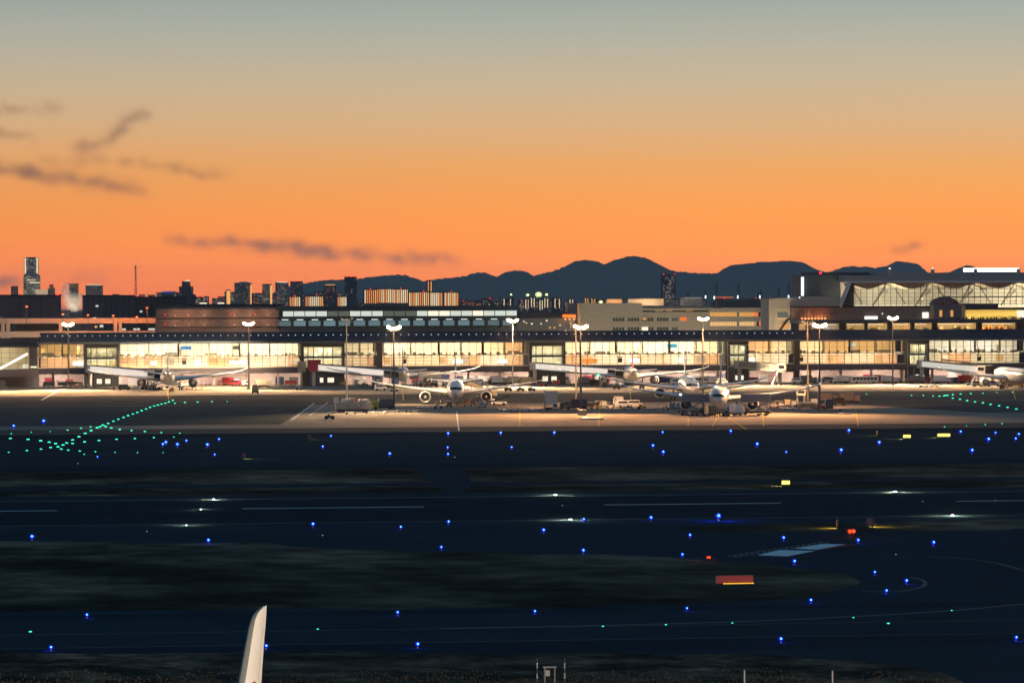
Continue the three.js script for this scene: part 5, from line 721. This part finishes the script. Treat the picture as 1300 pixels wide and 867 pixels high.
bridge(DR(1171, 6.5, ZC - 8), DR(1258, 4.5, 1352), 'pale lit boarding bridge reaching the airliner at the frame edge', { panel: lp2, more: (t, at) => obj('roof_duct', [bar(at(.3, 4.2), at(.75, 4.0), .7, .5)], MAT.tan, t) });

// ---------------------------------------------------------------- ground vehicles
const wheelG = new THREE.CylinderGeometry(.45, .45, .32, 14).rotateX(PI / 2), smallWheel = new THREE.CylinderGeometry(.22, .22, .16, 10).rotateX(PI / 2);
const wheels = (t, xs, z, g = wheelG, y = .45) => { for (const x of xs) for (const s of [-1, 1]) obj('wheel', g, MAT.rubber, t).position.set(x, y, s * z); };
const headlamp = (t, x, y, z) => { for (const s of [-1, 1]) obj('headlight', bx(.08, .18, .3, x, y, s * z), MAT.winWhite, t); };
const K = {
  van: (t, m = MAT.darkGrey) => { obj('body', [rb(4.9, 1.25, 1.95, .18, 0, .4, 0), rb(3.9, .95, 1.8, .2, -.4, 1.5, 0)], m, t); obj('side_window', [bm(-2.0, 1.2, 1.62, 2.2, -.93, .93)], MAT.darkGlass, t); obj('windscreen', bm(1.45, 1.6, 1.6, 2.25, -.8, .8), MAT.darkGlass, t); wheels(t, [-1.5, 1.5], .85); headlamp(t, 2.46, .85, .65); },
  truck: (t, m = MAT.white, b = MAT.offwhite) => { obj('cab', rb(1.9, 2.1, 2.3, .15, 2.6, .6, 0), m, t); obj('windscreen', bm(3.5, 3.58, 1.6, 2.4, -1, 1), MAT.darkGlass, t); obj('box', rb(4.9, 2.5, 2.45, .06, -1, .95, 0), b, t); obj('chassis', bm(-3.4, 3.3, .5, .9, -.9, .9), MAT.black, t); wheels(t, [-2.2, 2.5], 1.05, wheelG); headlamp(t, 3.58, 1, .8); },
  tug: (t, m = MAT.white) => { obj('body', [rb(2.9, .75, 1.6, .12, 0, .35, 0)], m, t); obj('seat', bx(.6, .5, 1.2, -.3, 1.05, 0), MAT.black, t); obj('canopy', [bm(-1.1, .7, 2.05, 2.15, -.75, .75), ...[[-1, -.7], [-1, .7], [.6, -.7], [.6, .7]].map(([x, z]) => bx(.07, 1, .07, x, 1.08, z))], MAT.darkGrey, t); wheels(t, [-.95, .95], .7, wheelG, .42); headlamp(t, 1.46, .7, .5); },
  dolly: (t, m = MAT.darkGrey) => { obj('deck', [bm(-1.7, 1.7, .38, .56, -1.2, 1.2), bm(1.7, 2.8, .42, .5, -.06, .06)], m, t); obj('rail', [bm(-1.7, -1.6, .56, .8, -1.2, 1.2), bm(1.6, 1.7, .56, .8, -1.2, 1.2)], MAT.grey, t); wheels(t, [-1.2, 1.2], .95, smallWheel, .22); },
  postDolly: (t) => { K.dolly(t, MAT.offwhite); obj('post', bx(.12, 1.5, .12, -1.6, .56, -1.1), MAT.orange, t); },
  cart: (t, m = MAT.tan, c = MAT.red) => { obj('deck', bm(-1.6, 1.6, .4, .56, -.85, .85), MAT.darkGrey, t); obj('frame', [bm(-1.6, -1.52, .56, 2.1, -.85, .85), bm(1.52, 1.6, .56, 2.1, -.85, .85), bm(-1.6, 1.6, 2.05, 2.14, -.9, .9)], MAT.grey, t); obj('luggage', [rb(.8, .6, .6, .1, -1, .56, .3), rb(.9, .8, .6, .1, 0, .56, .3), rb(.7, .5, .6, .1, .95, .56, .3), rb(.8, .4, .6, .1, -.5, 1.16, .25), rb(.7, .5, .5, .1, .5, 1.36, .2)], m, t); obj('curtain', bm(-1.5, 1.5, .6, 2.0, -.86, -.82), c, t); wheels(t, [-1.1, 1.1], .7, smallWheel, .22); },
  container: (t, m = MAT.offwhite) => { const s = new THREE.Shape([[-1, .1], [.75, .1], [1, .6], [1, 1.7], [-1, 1.7]].map((p) => new THREE.Vector2(...p))); obj('shell', new THREE.ExtrudeGeometry(s, { depth: 1.5, bevelEnabled: true, bevelSize: .04, bevelThickness: .04, bevelSegments: 1 }).translate(0, .45, -.75), m, t); obj('door', bm(-.8, .7, .75, 2, .8, .84), MAT.grey, t); obj('deck', bm(-1.4, 1.4, .36, .5, -1, 1), MAT.darkGrey, t); wheels(t, [-1, 1], .8, smallWheel, .22); },
  loader: (t, m = MAT.beige) => { obj('platform', [rb(11.5, 2.5, 3.2, .1, 0, .9, 0)], m, t); obj('rail', [bm(-5.4, 5.4, 3.9, 4, 1.4, 1.5), ...[-5, -2.5, 0, 2.5, 5].map((x) => bx(.1, .6, .1, x, 3.4, 1.45))], MAT.grey, t); obj('chassis', bm(-5.6, 5, .35, .95, -1.3, 1.3), MAT.navy, t); obj('cabin', rb(1.4, 1.6, 1.3, .1, -5.6, 3.0, 1.1), MAT.white, t); obj('cargo', [rb(2, .9, 1.6, .1, -2.6, 3.4, 0), rb(1.6, 1.1, 1.6, .1, -.4, 3.4, 0), rb(3, .7, 1.8, .1, 3.4, 3.4, 0)], MAT.offwhite, t); obj('red_case', rb(1, .9, 1.2, .1, 1, 3.4, 0), MAT.red, t); for (const x of [-1.6, .6, 2.4]) obj('hatch', bm(x - .3, x + .3, 2, 2.4, 1.6, 1.64), MAT.darkGrey, t); wheels(t, [-4.4, -3.2, 3.6, 4.6], 1.3, wheelG); },
  catering: (t, m = std([.13, .17, .23], .6)) => { obj('body', rb(9, 2.5, 2.5, .08, .6, 4.0, 0), m, t); obj('platform', [bm(4.9, 6.3, 4.1, 4.25, -1.1, 1.1)], MAT.grey, t); obj('scissor_lift', [bar([-3.4, 1.2, .9], [3.2, 4, .9], .3), bar([3.2, 1.2, .9], [-3.4, 4, .9], .3), bar([-3.4, 1.2, -.9], [3.2, 4, -.9], .3), bar([3.2, 1.2, -.9], [-3.4, 4, -.9], .3)], MAT.darkGrey, t); obj('chassis', bm(-4.4, 4.6, .65, 1.2, -1.1, 1.1), MAT.black, t); obj('cab', rb(1.9, 1.9, 2.4, .15, 5.0, .6, 0), MAT.white, t); obj('windscreen', bm(5.9, 5.98, 1.5, 2.2, -1, 1), MAT.darkGlass, t); wheels(t, [-3, 3.6], 1.05, wheelG); obj('outrigger', [bx(.3, .9, .3, -2, 0, 1.3), bx(.3, .9, .3, 2, 0, 1.3)], MAT.grey, t); },
  highbox: (t) => { obj('box', rb(3.6, 4.2, 2.6, .06, 0, 2.1, 0), std([.72, .6, .5], .7), t); obj('cab', rb(1.5, 1.9, 2.3, .12, .9, .4, 1.6), MAT.offwhite, t); obj('windscreen', bm(.3, 1.5, 1.2, 2.0, 2.74, 2.8), MAT.darkGlass, t); obj('mast', [bx(.3, 6, .3, -2.1, .4, 0), bx(.3, 6, .3, -2.1, .4, 1)], MAT.grey, t); obj('chassis', bm(-2.2, 2, .4, .9, -1.3, 2), MAT.black, t); wheels(t, [-1.4, 1.3], 1.2, wheelG); },
  stairs: (t) => { obj('flight', [bar([0, 5.1, 0], [10.6, .7, 0], 2, .35)], MAT.brown, t); const st = []; for (let k = 0; k < 18; k++) st.push(bm(.2 + k * .57, .8 + k * .57, 5.0 - k * .24, 5.25 - k * .24, -.9, .9)); obj('step', st, MAT.grey, t); for (const s of [-1, 1]) obj('side_panel', bar([0, 5.7, s], [10.6, 1.3, s], .08, 1.1), s > 0 ? MAT.tan : MAT.offwhite, t); obj('platform', [bm(-2, .2, 4.9, 5.1, -1.1, 1.1), bm(-2, .2, 6, 6.1, 1.05, 1.12)], MAT.grey, t); obj('chassis', [bm(1, 9.6, .5, .8, -.9, .9), bar([2, .7, .6], [1, 4.6, .6], .25), bar([2, .7, -.6], [1, 4.6, -.6], .25)], MAT.darkGrey, t); obj('canopy', bm(-2, .3, 7.2, 7.3, -1.2, 1.2), MAT.offwhite, t); obj('canopy_post', [bx(.1, 2.2, .1, -1.9, 5, 1.1), bx(.1, 2.2, .1, .2, 5, 1.1)], MAT.grey, t); wheels(t, [2, 8.6], .9, wheelG); },
  belt: (t, m = MAT.white) => { obj('chassis', rb(6, .7, 1.8, .1, 0, .4, 0), m, t); obj('conveyor', [bar([-3.6, .9, .3], [4.2, 3.2, .3], .9, .3)], MAT.black, t); obj('cabin', rb(1.2, 1.2, .8, .1, -1.6, 1.0, -.5), m, t); wheels(t, [-1.8, 1.8], .8, wheelG); },
  tower: (t) => { obj('cab', rb(2.8, 2.2, 2.2, .1, 0, 3.8, 0), MAT.offwhite, t); obj('window', bm(-1.1, 1.1, 4.6, 5.4, 1.1, 1.16), MAT.darkGlass, t); obj('leg', [bx(.25, 3.4, .25, -1.2, .5, .9), bx(.25, 3.4, .25, 1.2, .5, .9), bx(.25, 3.4, .25, -1.2, .5, -.9), bx(.25, 3.4, .25, 1.2, .5, -.9)], MAT.grey, t); obj('chassis', bm(-2, 2, .4, .7, -1.1, 1.1), MAT.black, t); wheels(t, [-1.3, 1.3], 1, wheelG); },
  bus: (t, m = MAT.offwhite) => { obj('body', rb(12, 2.7, 2.8, .15, 0, .4, 0), m, t); for (const s of [-1, 1]) for (let k = 0; k < 7; k++) obj('window', bm(-5.4 + k * 1.55, -4.1 + k * 1.55, 1.6, 2.6, s * 1.38, s * 1.43 + .01), MAT.darkGlass, t); obj('windscreen', bm(5.98, 6.03, 1.2, 2.8, -1.2, 1.2), MAT.darkGlass, t); wheels(t, [-3.6, 3.8], 1.25, wheelG); headlamp(t, 6.02, .8, 1); },
  slab: (t, m = MAT.offwhite) => { obj('pallet', [bm(-1.9, 1.9, .15, .4, -1.2, 1.2)], m, t); obj('runner', [bm(-1.9, 1.9, 0, .15, -1.1, -.9), bm(-1.9, 1.9, 0, .15, .9, 1.1)], MAT.darkGrey, t); },
  block: (t) => { obj('block', rb(2.6, 1.6, 2.2, .1, 0, 0, 0), MAT.concrete, t); obj('hazard_band', bm(-1.32, 1.32, .9, 1.3, -1.12, 1.12), MAT.brown, t); },
  cageCart: (t) => { obj('deck', bm(-3, 3, .4, .6, -1.2, 1.2), MAT.darkGrey, t); const q = []; for (let k = 0; k <= 10; k++) q.push(bx(.12, 1.6, .12, -2.9 + k * .58, .6, 1.15), bx(.12, 1.6, .12, -2.9 + k * .58, .6, -1.15)); q.push(bm(-3, 3, 2.1, 2.25, -1.2, 1.2)); obj('cage', q, std([.7, .55, .35], .7), t); obj('load', rb(5.4, 1.2, 2, .1, 0, .6, 0), MAT.tan, t); wheels(t, [-2.2, 2.2], .95, smallWheel, .22); },
};
const NAMES = { van: ['service_van', 'van'], truck: ['box_truck', 'truck'], tug: ['baggage_tug', 'tug'], dolly: ['pallet_dolly', 'dolly'], postDolly: ['pallet_dolly', 'dolly'], cart: ['baggage_cart', 'cart'], container: ['cargo_container', 'container'], loader: ['cargo_loader', 'loader'], catering: ['catering_truck', 'truck'], highbox: ['lift_truck', 'truck'], stairs: ['boarding_stairs', 'stairs'], belt: ['belt_loader', 'loader'], tower: ['tower_truck', 'truck'], bus: ['apron_bus', 'bus'], slab: ['pallet', 'pallet'], block: ['concrete_block', 'block'], cageCart: ['cage_trailer', 'trailer'] };
function put(kind, u, v, deg, label, group, ...args) { const g = G(u, v), t = thing(NAMES[kind][0], label, NAMES[kind][1], [g.x, .045, g.z], R(deg), group); K[kind](t, ...args); return t; }
put('loader', 448, 523.5, 4, 'long grey cargo loader with white loads on its deck');
for (const [u, v] of [[445, 526], [470, 525], [484, 525.3]]) put('dolly', u, v, 0, 'low dark empty dolly before the long grey cargo loader', 'dollies by the cargo loader', MAT.grey);
for (const [u, v] of [[497, 524], [511, 523.4], [526, 523.6]]) put('dolly', u, v, 0, 'low dark empty dolly past the foot of the white lit mast', 'dollies past the mast', MAT.darkGrey);
put('truck', 486, 520, 180, 'small dark truck parked at the loader end', undefined, MAT.yellow, MAT.darkGrey);
put('tug', 418, 532.5, 0, 'dark low tug alone on the bright concrete', undefined, MAT.darkGrey);
{ const g = G(594, 505), t = put('stairs', 594, 505.5, -14, 'brown boarding stairs at the outward facing twinjet'); }
for (const [u, v] of [[641, 522], [653, 522], [667, 522.4], [681, 521.6]]) put('postDolly', u, v, 0, 'pale flat dolly with an orange corner post', 'pale post dollies in line');
for (const [u, v] of [[570, 517], [606, 515], [620, 515]]) put('tug', u, v, 90, 'small dark tug under the outward facing twinjet', 'tugs under the twinjet', MAT.darkGrey);
put('highbox', 700, 521, 0, 'tall beige lift truck with its box raised');
put('cart', 717, 520, 0, 'open cart frame beside the tall beige lift truck', undefined, MAT.brown, MAT.brown);
put('truck', 731, 520, 180, 'purple-grey box truck behind the warm lit mast', undefined, MAT.darkGrey, std([.16, .1, .13], .7));
put('cart', 748, 519.5, 0, 'open wire cart just past the warm lit mast', 'wire carts past the mast', MAT.tan, MAT.tan); put('cart', 755, 519, 0, 'open wire cart just past the warm lit mast', 'wire carts past the mast', MAT.tan, MAT.tan);
put('block', 739, 527, 0, 'banded concrete block at the warm mast foot');
for (const [u, v] of [[745, 532.5], [757, 532.5]]) put('slab', u, v, 10, 'white flat pallet lying on the bright concrete', 'white pallets');
put('container', 767, 518, 0, 'green cargo container on a dolly', undefined, MAT.green); put('tug', 775, 518.5, 90, 'pale tug between green container and dark cab truck', undefined, MAT.white);
put('truck', 785, 516.5, 90, 'white truck with dark cab glass facing the runway', undefined, MAT.white, MAT.grey);
put('van', 791, 518, 20, 'small white van beside the dark cab truck', undefined, MAT.white); put('van', 806, 517.5, 0, 'lone pale car between truck and airliner', undefined, MAT.offwhite);
{ const n = -.22; const a = G(881, 528), b = G(958, 527); const t1 = put('catering', 879, 527, -12, 'navy catering truck with raised body, a bright lamp at its corner'), t2 = put('catering', 962, 527, 168, 'navy catering truck raised beside the engine in warm light'); obj('work_light', bx(.5, .4, .3, -3.5, 6.1, 1.4), glow(0xdff0ff, 8), t1); }
put('truck', 902, 529, 90, 'squat dark green container truck before the bright airliner nose', undefined, MAT.navy, std([.1, .12, .1], .7));
put('tug', 870, 527.5, 0, 'dark tug beside the raised catering truck', undefined, MAT.darkGrey); put('tug', 880, 528.3, 30, 'tug with a shining dome before the raised lift', undefined, MAT.steel);
put('truck', 933, 528, 100, 'small blue and white truck under the bright airliner', undefined, MAT.blue, MAT.white); put('tug', 922, 528.5, 90, 'brown tow tug under the bright airliner nose', undefined, MAT.brown);
put('dolly', 968, 528, 0, 'dark dolly under the warm side catering truck', undefined, MAT.black);
for (const [u, v, k] of [[983, 518, 0], [991, 517, 1]]) put('cart', u, v, 0, 'wire baggage cart between catering truck and tower truck', 'carts by the tower truck', MAT.offwhite, MAT.tan);
put('dolly', 1002, 520.5, 0, 'flat dolly beside the small tower truck', undefined, MAT.offwhite); put('tower', 1017, 517, 0, 'small tower truck with a glazed cabin on legs'); put('cageCart', 1025, 519.5, 8, 'long cage trailer loaded with tan freight'); put('container', 1008, 517, 0, 'dark container behind the flat dolly', undefined, MAT.darkGrey);
put('truck', 1053, 520.5, 80, 'flat fronted truck with pale bumper by the warm mast', undefined, MAT.offwhite, MAT.darkGrey); put('truck', 1051, 512, 0, 'brown truck with yellow roof behind the pale bumper truck', undefined, MAT.brown, MAT.brown); put('van', 1066, 514.5, 0, 'dark low car with white lamps in the taxilane', undefined, MAT.black); put('truck', 1079, 512, 0, 'brown tanker truck with yellow roof in the taxilane', undefined, MAT.brown, MAT.brown);
put('slab', 1074, 526, -20, 'dark flat pallet alone on warm concrete', undefined, MAT.darkGrey); put('tug', 1042, 519.3, 0, 'red and white tug at the warm mast foot', undefined, MAT.red);
// row along the concourse
for (const u of [58, 64, 77, 84, 93, 100]) put('cart', u, 491.5 - (u % 2) * .6, 0, 'loaded tan baggage cart under the amber bay', 'baggage carts under the amber bay', MAT.tan, MAT.offwhite);
put('van', 157, 495.6, 0, 'dark van before the first boarding bridge', undefined, std([.06, .07, .07], .4)); put('tug', 112, 492, 90, 'dark tug beside the dark gate tower', undefined, MAT.darkGrey);
put('belt', 196, 495, 0, 'belt loader under the navy tailed airliner', undefined, MAT.offwhite); put('tug', 217, 498, 90, 'tow tug with lamps under the navy tailed airliner', undefined, MAT.orange); put('truck', 188, 492, 0, 'dark service truck under the wing of the navy tailed airliner', undefined, MAT.darkGrey, MAT.darkGrey); put('dolly', 240, 494.5, 0, 'dark dolly string end near the navy tailed airliner', undefined, MAT.darkGrey); put('dolly', 252, 494.5, 0, 'dark dolly nearest the red container row', undefined, MAT.darkGrey);
for (const u of [258, 263, 268, 274, 280]) put('container', u, 489.5, 0, 'red curtained cargo container in a close row', 'red container row', std([.5, .18, .16], .7)); for (const u of [152, 160, 168, 176]) put('container', u, 489, 0, 'pale cargo container behind the dark van', 'pale containers behind the van', MAT.offwhite);
put('truck', 292, 489.5, 0, 'white truck with red box under the glazing', undefined, MAT.white, MAT.red); put('van', 299, 490, 0, 'red van next to the white and red truck', undefined, MAT.maroon); put('van', 311, 490.3, 70, 'white car beside the wingtip mast', undefined, MAT.white); put('truck', 323.5, 499.5, 85, 'dark truck with headlight glare on the taxilane edge', undefined, MAT.black, MAT.darkGrey); put('truck', 333, 492, 20, 'grey green service truck past the wingtip mast', undefined, MAT.olive, MAT.olive); put('cart', 344, 487.5, 0, 'purple curtained cart at the concourse wall', undefined, MAT.brown, std([.2, .08, .2], .7)); put('cart', 353, 487.5, 0, 'white curtained cart at the concourse wall', undefined, MAT.white, MAT.white);
for (const u of [366, 372]) put('cart', u, 489, 0, 'red curtained cart before the maroon hood', 'red carts by the maroon hood', MAT.red, MAT.red); put('tug', 379, 495, 0, 'grey tug below the maroon hood', undefined, MAT.grey);
put('truck', 476, 494, 90, 'blue cab truck under the second boarding bridge', undefined, MAT.navy, MAT.navy); put('van', 483, 496, 0, 'white low car under the blue tailed airliner wing', undefined, MAT.white); put('container', 452, 489, 0, 'pale container near the second gate tower', undefined, MAT.offwhite); put('tug', 463, 490.5, 0, 'dark tug near the second gate tower', undefined, MAT.darkGrey); put('catering', 543, 491.5, 0, 'white lift truck with crossed arms behind the twinjet wing', undefined, MAT.offwhite); for (const u of [528, 534]) put('container', u, 489.5, 0, 'cream container beside the white lift truck', 'cream containers by the lift truck', MAT.cream); put('tug', 500, 497, 0, 'pale tug under the blue tailed airliner', undefined, MAT.offwhite);
[[592, 'truck', MAT.darkGrey], [600, 'van', MAT.black], [608, 'van', MAT.white], [617, 'truck', MAT.white], [626, 'van', MAT.darkGrey], [634, 'truck', MAT.olive], [643, 'cart', MAT.tan], [655, 'truck', MAT.offwhite], [663, 'cart', MAT.tan]].forEach(([u, k, m], i) => put(k, u, 487.3 + (i % 3) * .5, pick([0, 180, 0]), ['dark truck', 'black van', 'white van', 'white truck', 'grey van', 'olive truck', 'tan cart', 'pale truck', 'loaded tan cart'][i] + ' in the row under the golden bay', undefined, m));
for (const u of [645, 661, 675]) put('tug', u, 496.5, 0, 'dark tug on the bright strip past the twinjet wing', 'tugs on the bright strip', MAT.black);
put('truck', 671, 489, 0, 'tan truck at the third gate tower', undefined, MAT.tan, MAT.tan); put('tug', 690, 491, 0, 'maroon tug below the third boarding bridge', undefined, MAT.maroon); put('container', 722, 488.5, 0, 'peach container under the third bridge', undefined, MAT.peach); put('truck', 745, 489, 0, 'dark truck under the third bridge cab', undefined, MAT.darkGrey, MAT.darkGrey); put('van', 756, 489.5, 0, 'black van under the third bridge cab', undefined, MAT.black); put('tug', 783, 494, 0, 'dark tug beside the grey bellied airliner', undefined, MAT.black); put('truck', 843, 487.5, 0, 'navy truck behind the engine of the grey bellied airliner', undefined, MAT.navy, MAT.navy); put('tug', 815, 494, 90, 'dark tow tug at the grey bellied airliner gear', undefined, MAT.darkGrey);
[[890, 'cart', MAT.red], [898, 'bus', MAT.offwhite], [909, 'truck', MAT.darkGrey], [917, 'van', MAT.grey]].forEach(([u, k, m], i) => put(k, u, 487.5 + i * .4, 0, ['red cart', 'pale apron bus', 'dark truck', 'grey van'][i] + ' between the unlit bridge and grey mast', undefined, m));
[[925, 'truck', MAT.darkGrey, 'dark truck'], [956, 'van', MAT.maroon, 'maroon van'], [1027, 'truck', MAT.darkGrey, 'dark box truck'], [1050, 'van', MAT.grey, 'grey van'], [1058, 'tug', MAT.brown, 'brown tug'], [1068, 'truck', MAT.offwhite, 'tall pale truck'], [1077, 'cart', MAT.tan, 'tan cart'], [1086, 'dolly', MAT.grey, 'flat dolly'], [1098, 'bus', MAT.offwhite, 'pale bus'], [1112, 'van', MAT.olive, 'olive van'], [1121, 'truck', MAT.maroon, 'tall maroon truck'], [1130, 'truck', MAT.offwhite, 'white box truck'], [1141, 'tug', MAT.grey, 'grey tug'], [1155, 'cart', MAT.tan, 'loaded tan cart'], [1164, 'truck', MAT.darkGrey, 'dark grey truck'], [1175, 'van', MAT.red, 'red van'], [1187, 'container', MAT.offwhite, 'pale container'], [1197, 'truck', MAT.white, 'white truck'], [1208, 'container', MAT.cream, 'cream container'], [1218, 'van', MAT.darkGrey, 'dark van'], [1228, 'truck', MAT.red, 'red truck']].forEach(([u, k, m, s], i) => put(k, u, 485.5 + (i % 3) * .7, pick([0, 0, 180]), s + ' parked along the concourse foot past the unlit bridge', undefined, m, ...(k === 'truck' ? [m] : [])));
put('tug', 1232, 489.5, 0, 'white tug with red nose below the frame edge airliner', undefined, MAT.white); put('dolly', 1173, 491.5, 0, 'flat dolly on the bright strip by the teal tower', 'flat dollies by the teal tower', MAT.darkGrey); put('dolly', 1187, 491.5, 0, 'flat dolly on the bright strip by the teal tower', 'flat dollies by the teal tower', MAT.darkGrey);
put('belt', 1262, 491, 160, 'belt loader under the frame edge airliner', undefined, MAT.offwhite); put('stairs', 1302, 493, 196, 'tan boarding stairs at the frame edge airliner'); put('truck', 1290, 491.5, 0, 'orange box truck beside the tan stairs', undefined, MAT.orange, MAT.tan);
put('van', 1242, 491, 0, 'olive van between belt loader and bridge', undefined, MAT.olive);
// more carts, dollies and cases scattered over the stands
[[556, 519, 'tug', MAT.offwhite, 'pale tug at the far side engine of the twinjet'], [632, 514.5, 'belt', MAT.white, 'white belt loader past the twinjet stairs'], [612, 518, 'container', MAT.offwhite, 'pale container before the twinjet stairs'], [594, 516.5, 'cart', MAT.tan, 'tan cart under the twinjet stairs'], [708, 519, 'container', MAT.maroon, 'maroon container beside the tall lift truck'], [762, 517, 'cart', MAT.tan, 'tan cart beside the green container'], [798, 520, 'dolly', MAT.offwhite, 'pale dolly beside the small white van'], [815, 519.5, 'tug', MAT.yellow, 'yellow tug past the lone pale car'], [826, 521, 'dolly', MAT.grey, 'grey dolly past the yellow tug'], [853, 520, 'container', MAT.steel, 'steel container near the two workers'], [861, 519, 'container', MAT.offwhite, 'pale container beside the steel one'], [945, 523, 'tug', MAT.red, 'red tug behind the warm side catering truck'], [1000, 515.5, 'container', MAT.tan, 'tan container behind the flat dolly'], [1034, 515, 'container', MAT.offwhite, 'pale container behind the long cage trailer'], [1062, 521.5, 'dolly', MAT.grey, 'grey dolly beside the pale bumper truck'], [537, 519, 'dolly', MAT.grey, 'grey dolly under the twinjet engine'], [229, 492, 'container', MAT.steel, 'steel container under the navy tailed airliner tail'], [236, 491, 'cart', MAT.offwhite, 'pale cart under the navy tailed airliner wing'], [285, 488.5, 'container', MAT.offwhite, 'pale container at the end of the red row'], [420, 489, 'container', MAT.grey, 'grey container under the second boarding bridge'], [436, 489.5, 'cart', MAT.tan, 'tan cart under the second boarding bridge'], [555, 489, 'truck', MAT.white, 'white truck behind the lift truck arms'], [570, 488, 'container', MAT.cream, 'cream container behind the twinjet nose'], [583, 488, 'cart', MAT.red, 'red cart behind the twinjet'], [706, 489, 'cart', MAT.offwhite, 'pale cart below the third bridge tunnel'], [735, 489, 'container', MAT.steel, 'steel container below the third bridge tunnel'], [858, 489, 'van', MAT.white, 'white van behind the green lamped wing'], [868, 488, 'container', MAT.offwhite, 'pale container behind the pale airliner'], [879, 488.5, 'cart', MAT.maroon, 'maroon cart behind the pale airliner'], [1013, 487, 'van', MAT.white, 'white van by the dark facade pier'], [1040, 487, 'container', MAT.grey, 'grey container past the dark box truck']].forEach(([u, v, k, m, s]) => put(k, u, v, pick([0, 0, 15, 180]), s, undefined, m));
// traffic cones round the twinjet
{ const c0 = thing('traffic_cone', 'small orange traffic cone before the outward facing twinjet', 'cone', [0, 0, 0], 0, 'traffic cones by the twinjet'); obj('cone', cyl(.2, .04, .75, 0, .05, 0, 12), MAT.orange, c0); obj('base', bx(.5, .05, .5), MAT.black, c0); obj('band', cyl(.145, .1, .18, 0, .3, 0, 12), MAT.white, c0); [[558, 520], [588, 519], [633, 516], [644, 516], [656, 516]].forEach(([u, v], i) => { const g = G(u, v); (i ? dup(c0, [0, 0, 0]) : c0).position.set(g.x, .045, g.z); }); }

// ---------------------------------------------------------------- ground crew
function person(u, v, turn, m, label, step) {
  const res = 48, mc = new MarchingCubes(res, new THREE.MeshStandardMaterial(), false, false, 60000); mc.isolation = 0;
  const B = [[[0, 1.5, 0], [0, 1.62, 0], .06, .055], [[0, 1.68, .01], [0, 1.76, .01], .1, .095], [[0, 1.38, 0], [0, 1.0, 0], .17, .15], [[-.16, 1.42, 0], [.16, 1.42, 0], .08, .08], [[-.1, .96, 0], [.1, .96, 0], .12, .12]];
  for (const s of [-1, 1]) { const k = s * step; B.push([[s * .1, .92, 0], [s * .11, .5, k * .14], .09, .065], [[s * .11, .5, k * .14], [s * .11, .08, k * .16 - .04], .062, .045], [[s * .11, .05, k * .16 - .05], [s * .11, .04, k * .16 + .13], .045, .035], [[s * .22, 1.4, 0], [s * .28, 1.12, -k * .1], .055, .045], [[s * .28, 1.12, -k * .1], [s * .27, .86, -k * .16 + .06], .042, .032], [[s * .27, .85, -k * .16 + .06], [s * .265, .76, -k * .16 + .08], .036, .02]); }
  for (let z = 0; z < res; z++) for (let y = 0; y < res; y++) for (let x = 0; x < res; x++) { const P = [(x - res / 2) / (res / 2), (y - res / 2) / (res / 2) + 1 - .05, (z - res / 2) / (res / 2)].map((q, i) => (i === 1 ? q : q)); let e = 0; for (const [a, b, r0, r1] of B) { const ab = [0, 1, 2].map((i) => b[i] - a[i]), ap = [0, 1, 2].map((i) => P[i] - a[i]), t = clamp((ab[0] * ap[0] + ab[1] * ap[1] + ab[2] * ap[2]) / (ab[0] ** 2 + ab[1] ** 2 + ab[2] ** 2), 0, 1), d = Math.hypot(...ap.map((q, i) => q - ab[i] * t)) - lerp(r0, r1, t); e += Math.exp(-d * 40); } mc.field[x + y * res + z * res * res] = Math.log(e) / 40; }
  mc.update(); const n = mc.count, g = new THREE.BufferGeometry(); g.setAttribute('position', new THREE.BufferAttribute(mc.positionArray.slice(0, n * 3), 3)); g.computeVertexNormals(); g.translate(0, 1 - .05, 0);
  g.computeBoundingBox(); g.translate(0, -g.boundingBox.min.y, 0); const w = G(u, v), t = thing('person', label, 'person', [w.x, .02, w.z], turn); obj('body', g, m, t); obj('helmet', new THREE.SphereGeometry(.125, 12, 8, 0, 6.3, 0, 1.7).translate(0, 1.72, .01), MAT.yellow, t); obj('vest', new THREE.CylinderGeometry(.19, .2, .42, 14, 1, true).scale(1.15, 1, .95).translate(0, 1.22, 0), pick([MAT.orange, MAT.navy]), t); return t;
}
person(843, 522, 1, std([.05, .06, .09], .8), 'person in dark work clothes walking, beside another by the engine', .8);
person(847.5, 522.3, 1.4, std([.07, .07, .08], .8), 'person in grey work clothes standing by the engine', .3);
person(1134.5, 492.5, 2, std([.06, .06, .08], .8), 'person in dark clothes on the bright strip before the mast', .5);
person(144, 496, .4, std([.06, .06, .08], .8), 'person in dark clothes walking near the dark van', .7);

scene.traverse((o) => { if (o.isMesh) { o.castShadow = true; o.receiveShadow = true; } if (o.isLight && o.shadow) o.castShadow = true; });
renderer.render(scene, camera);
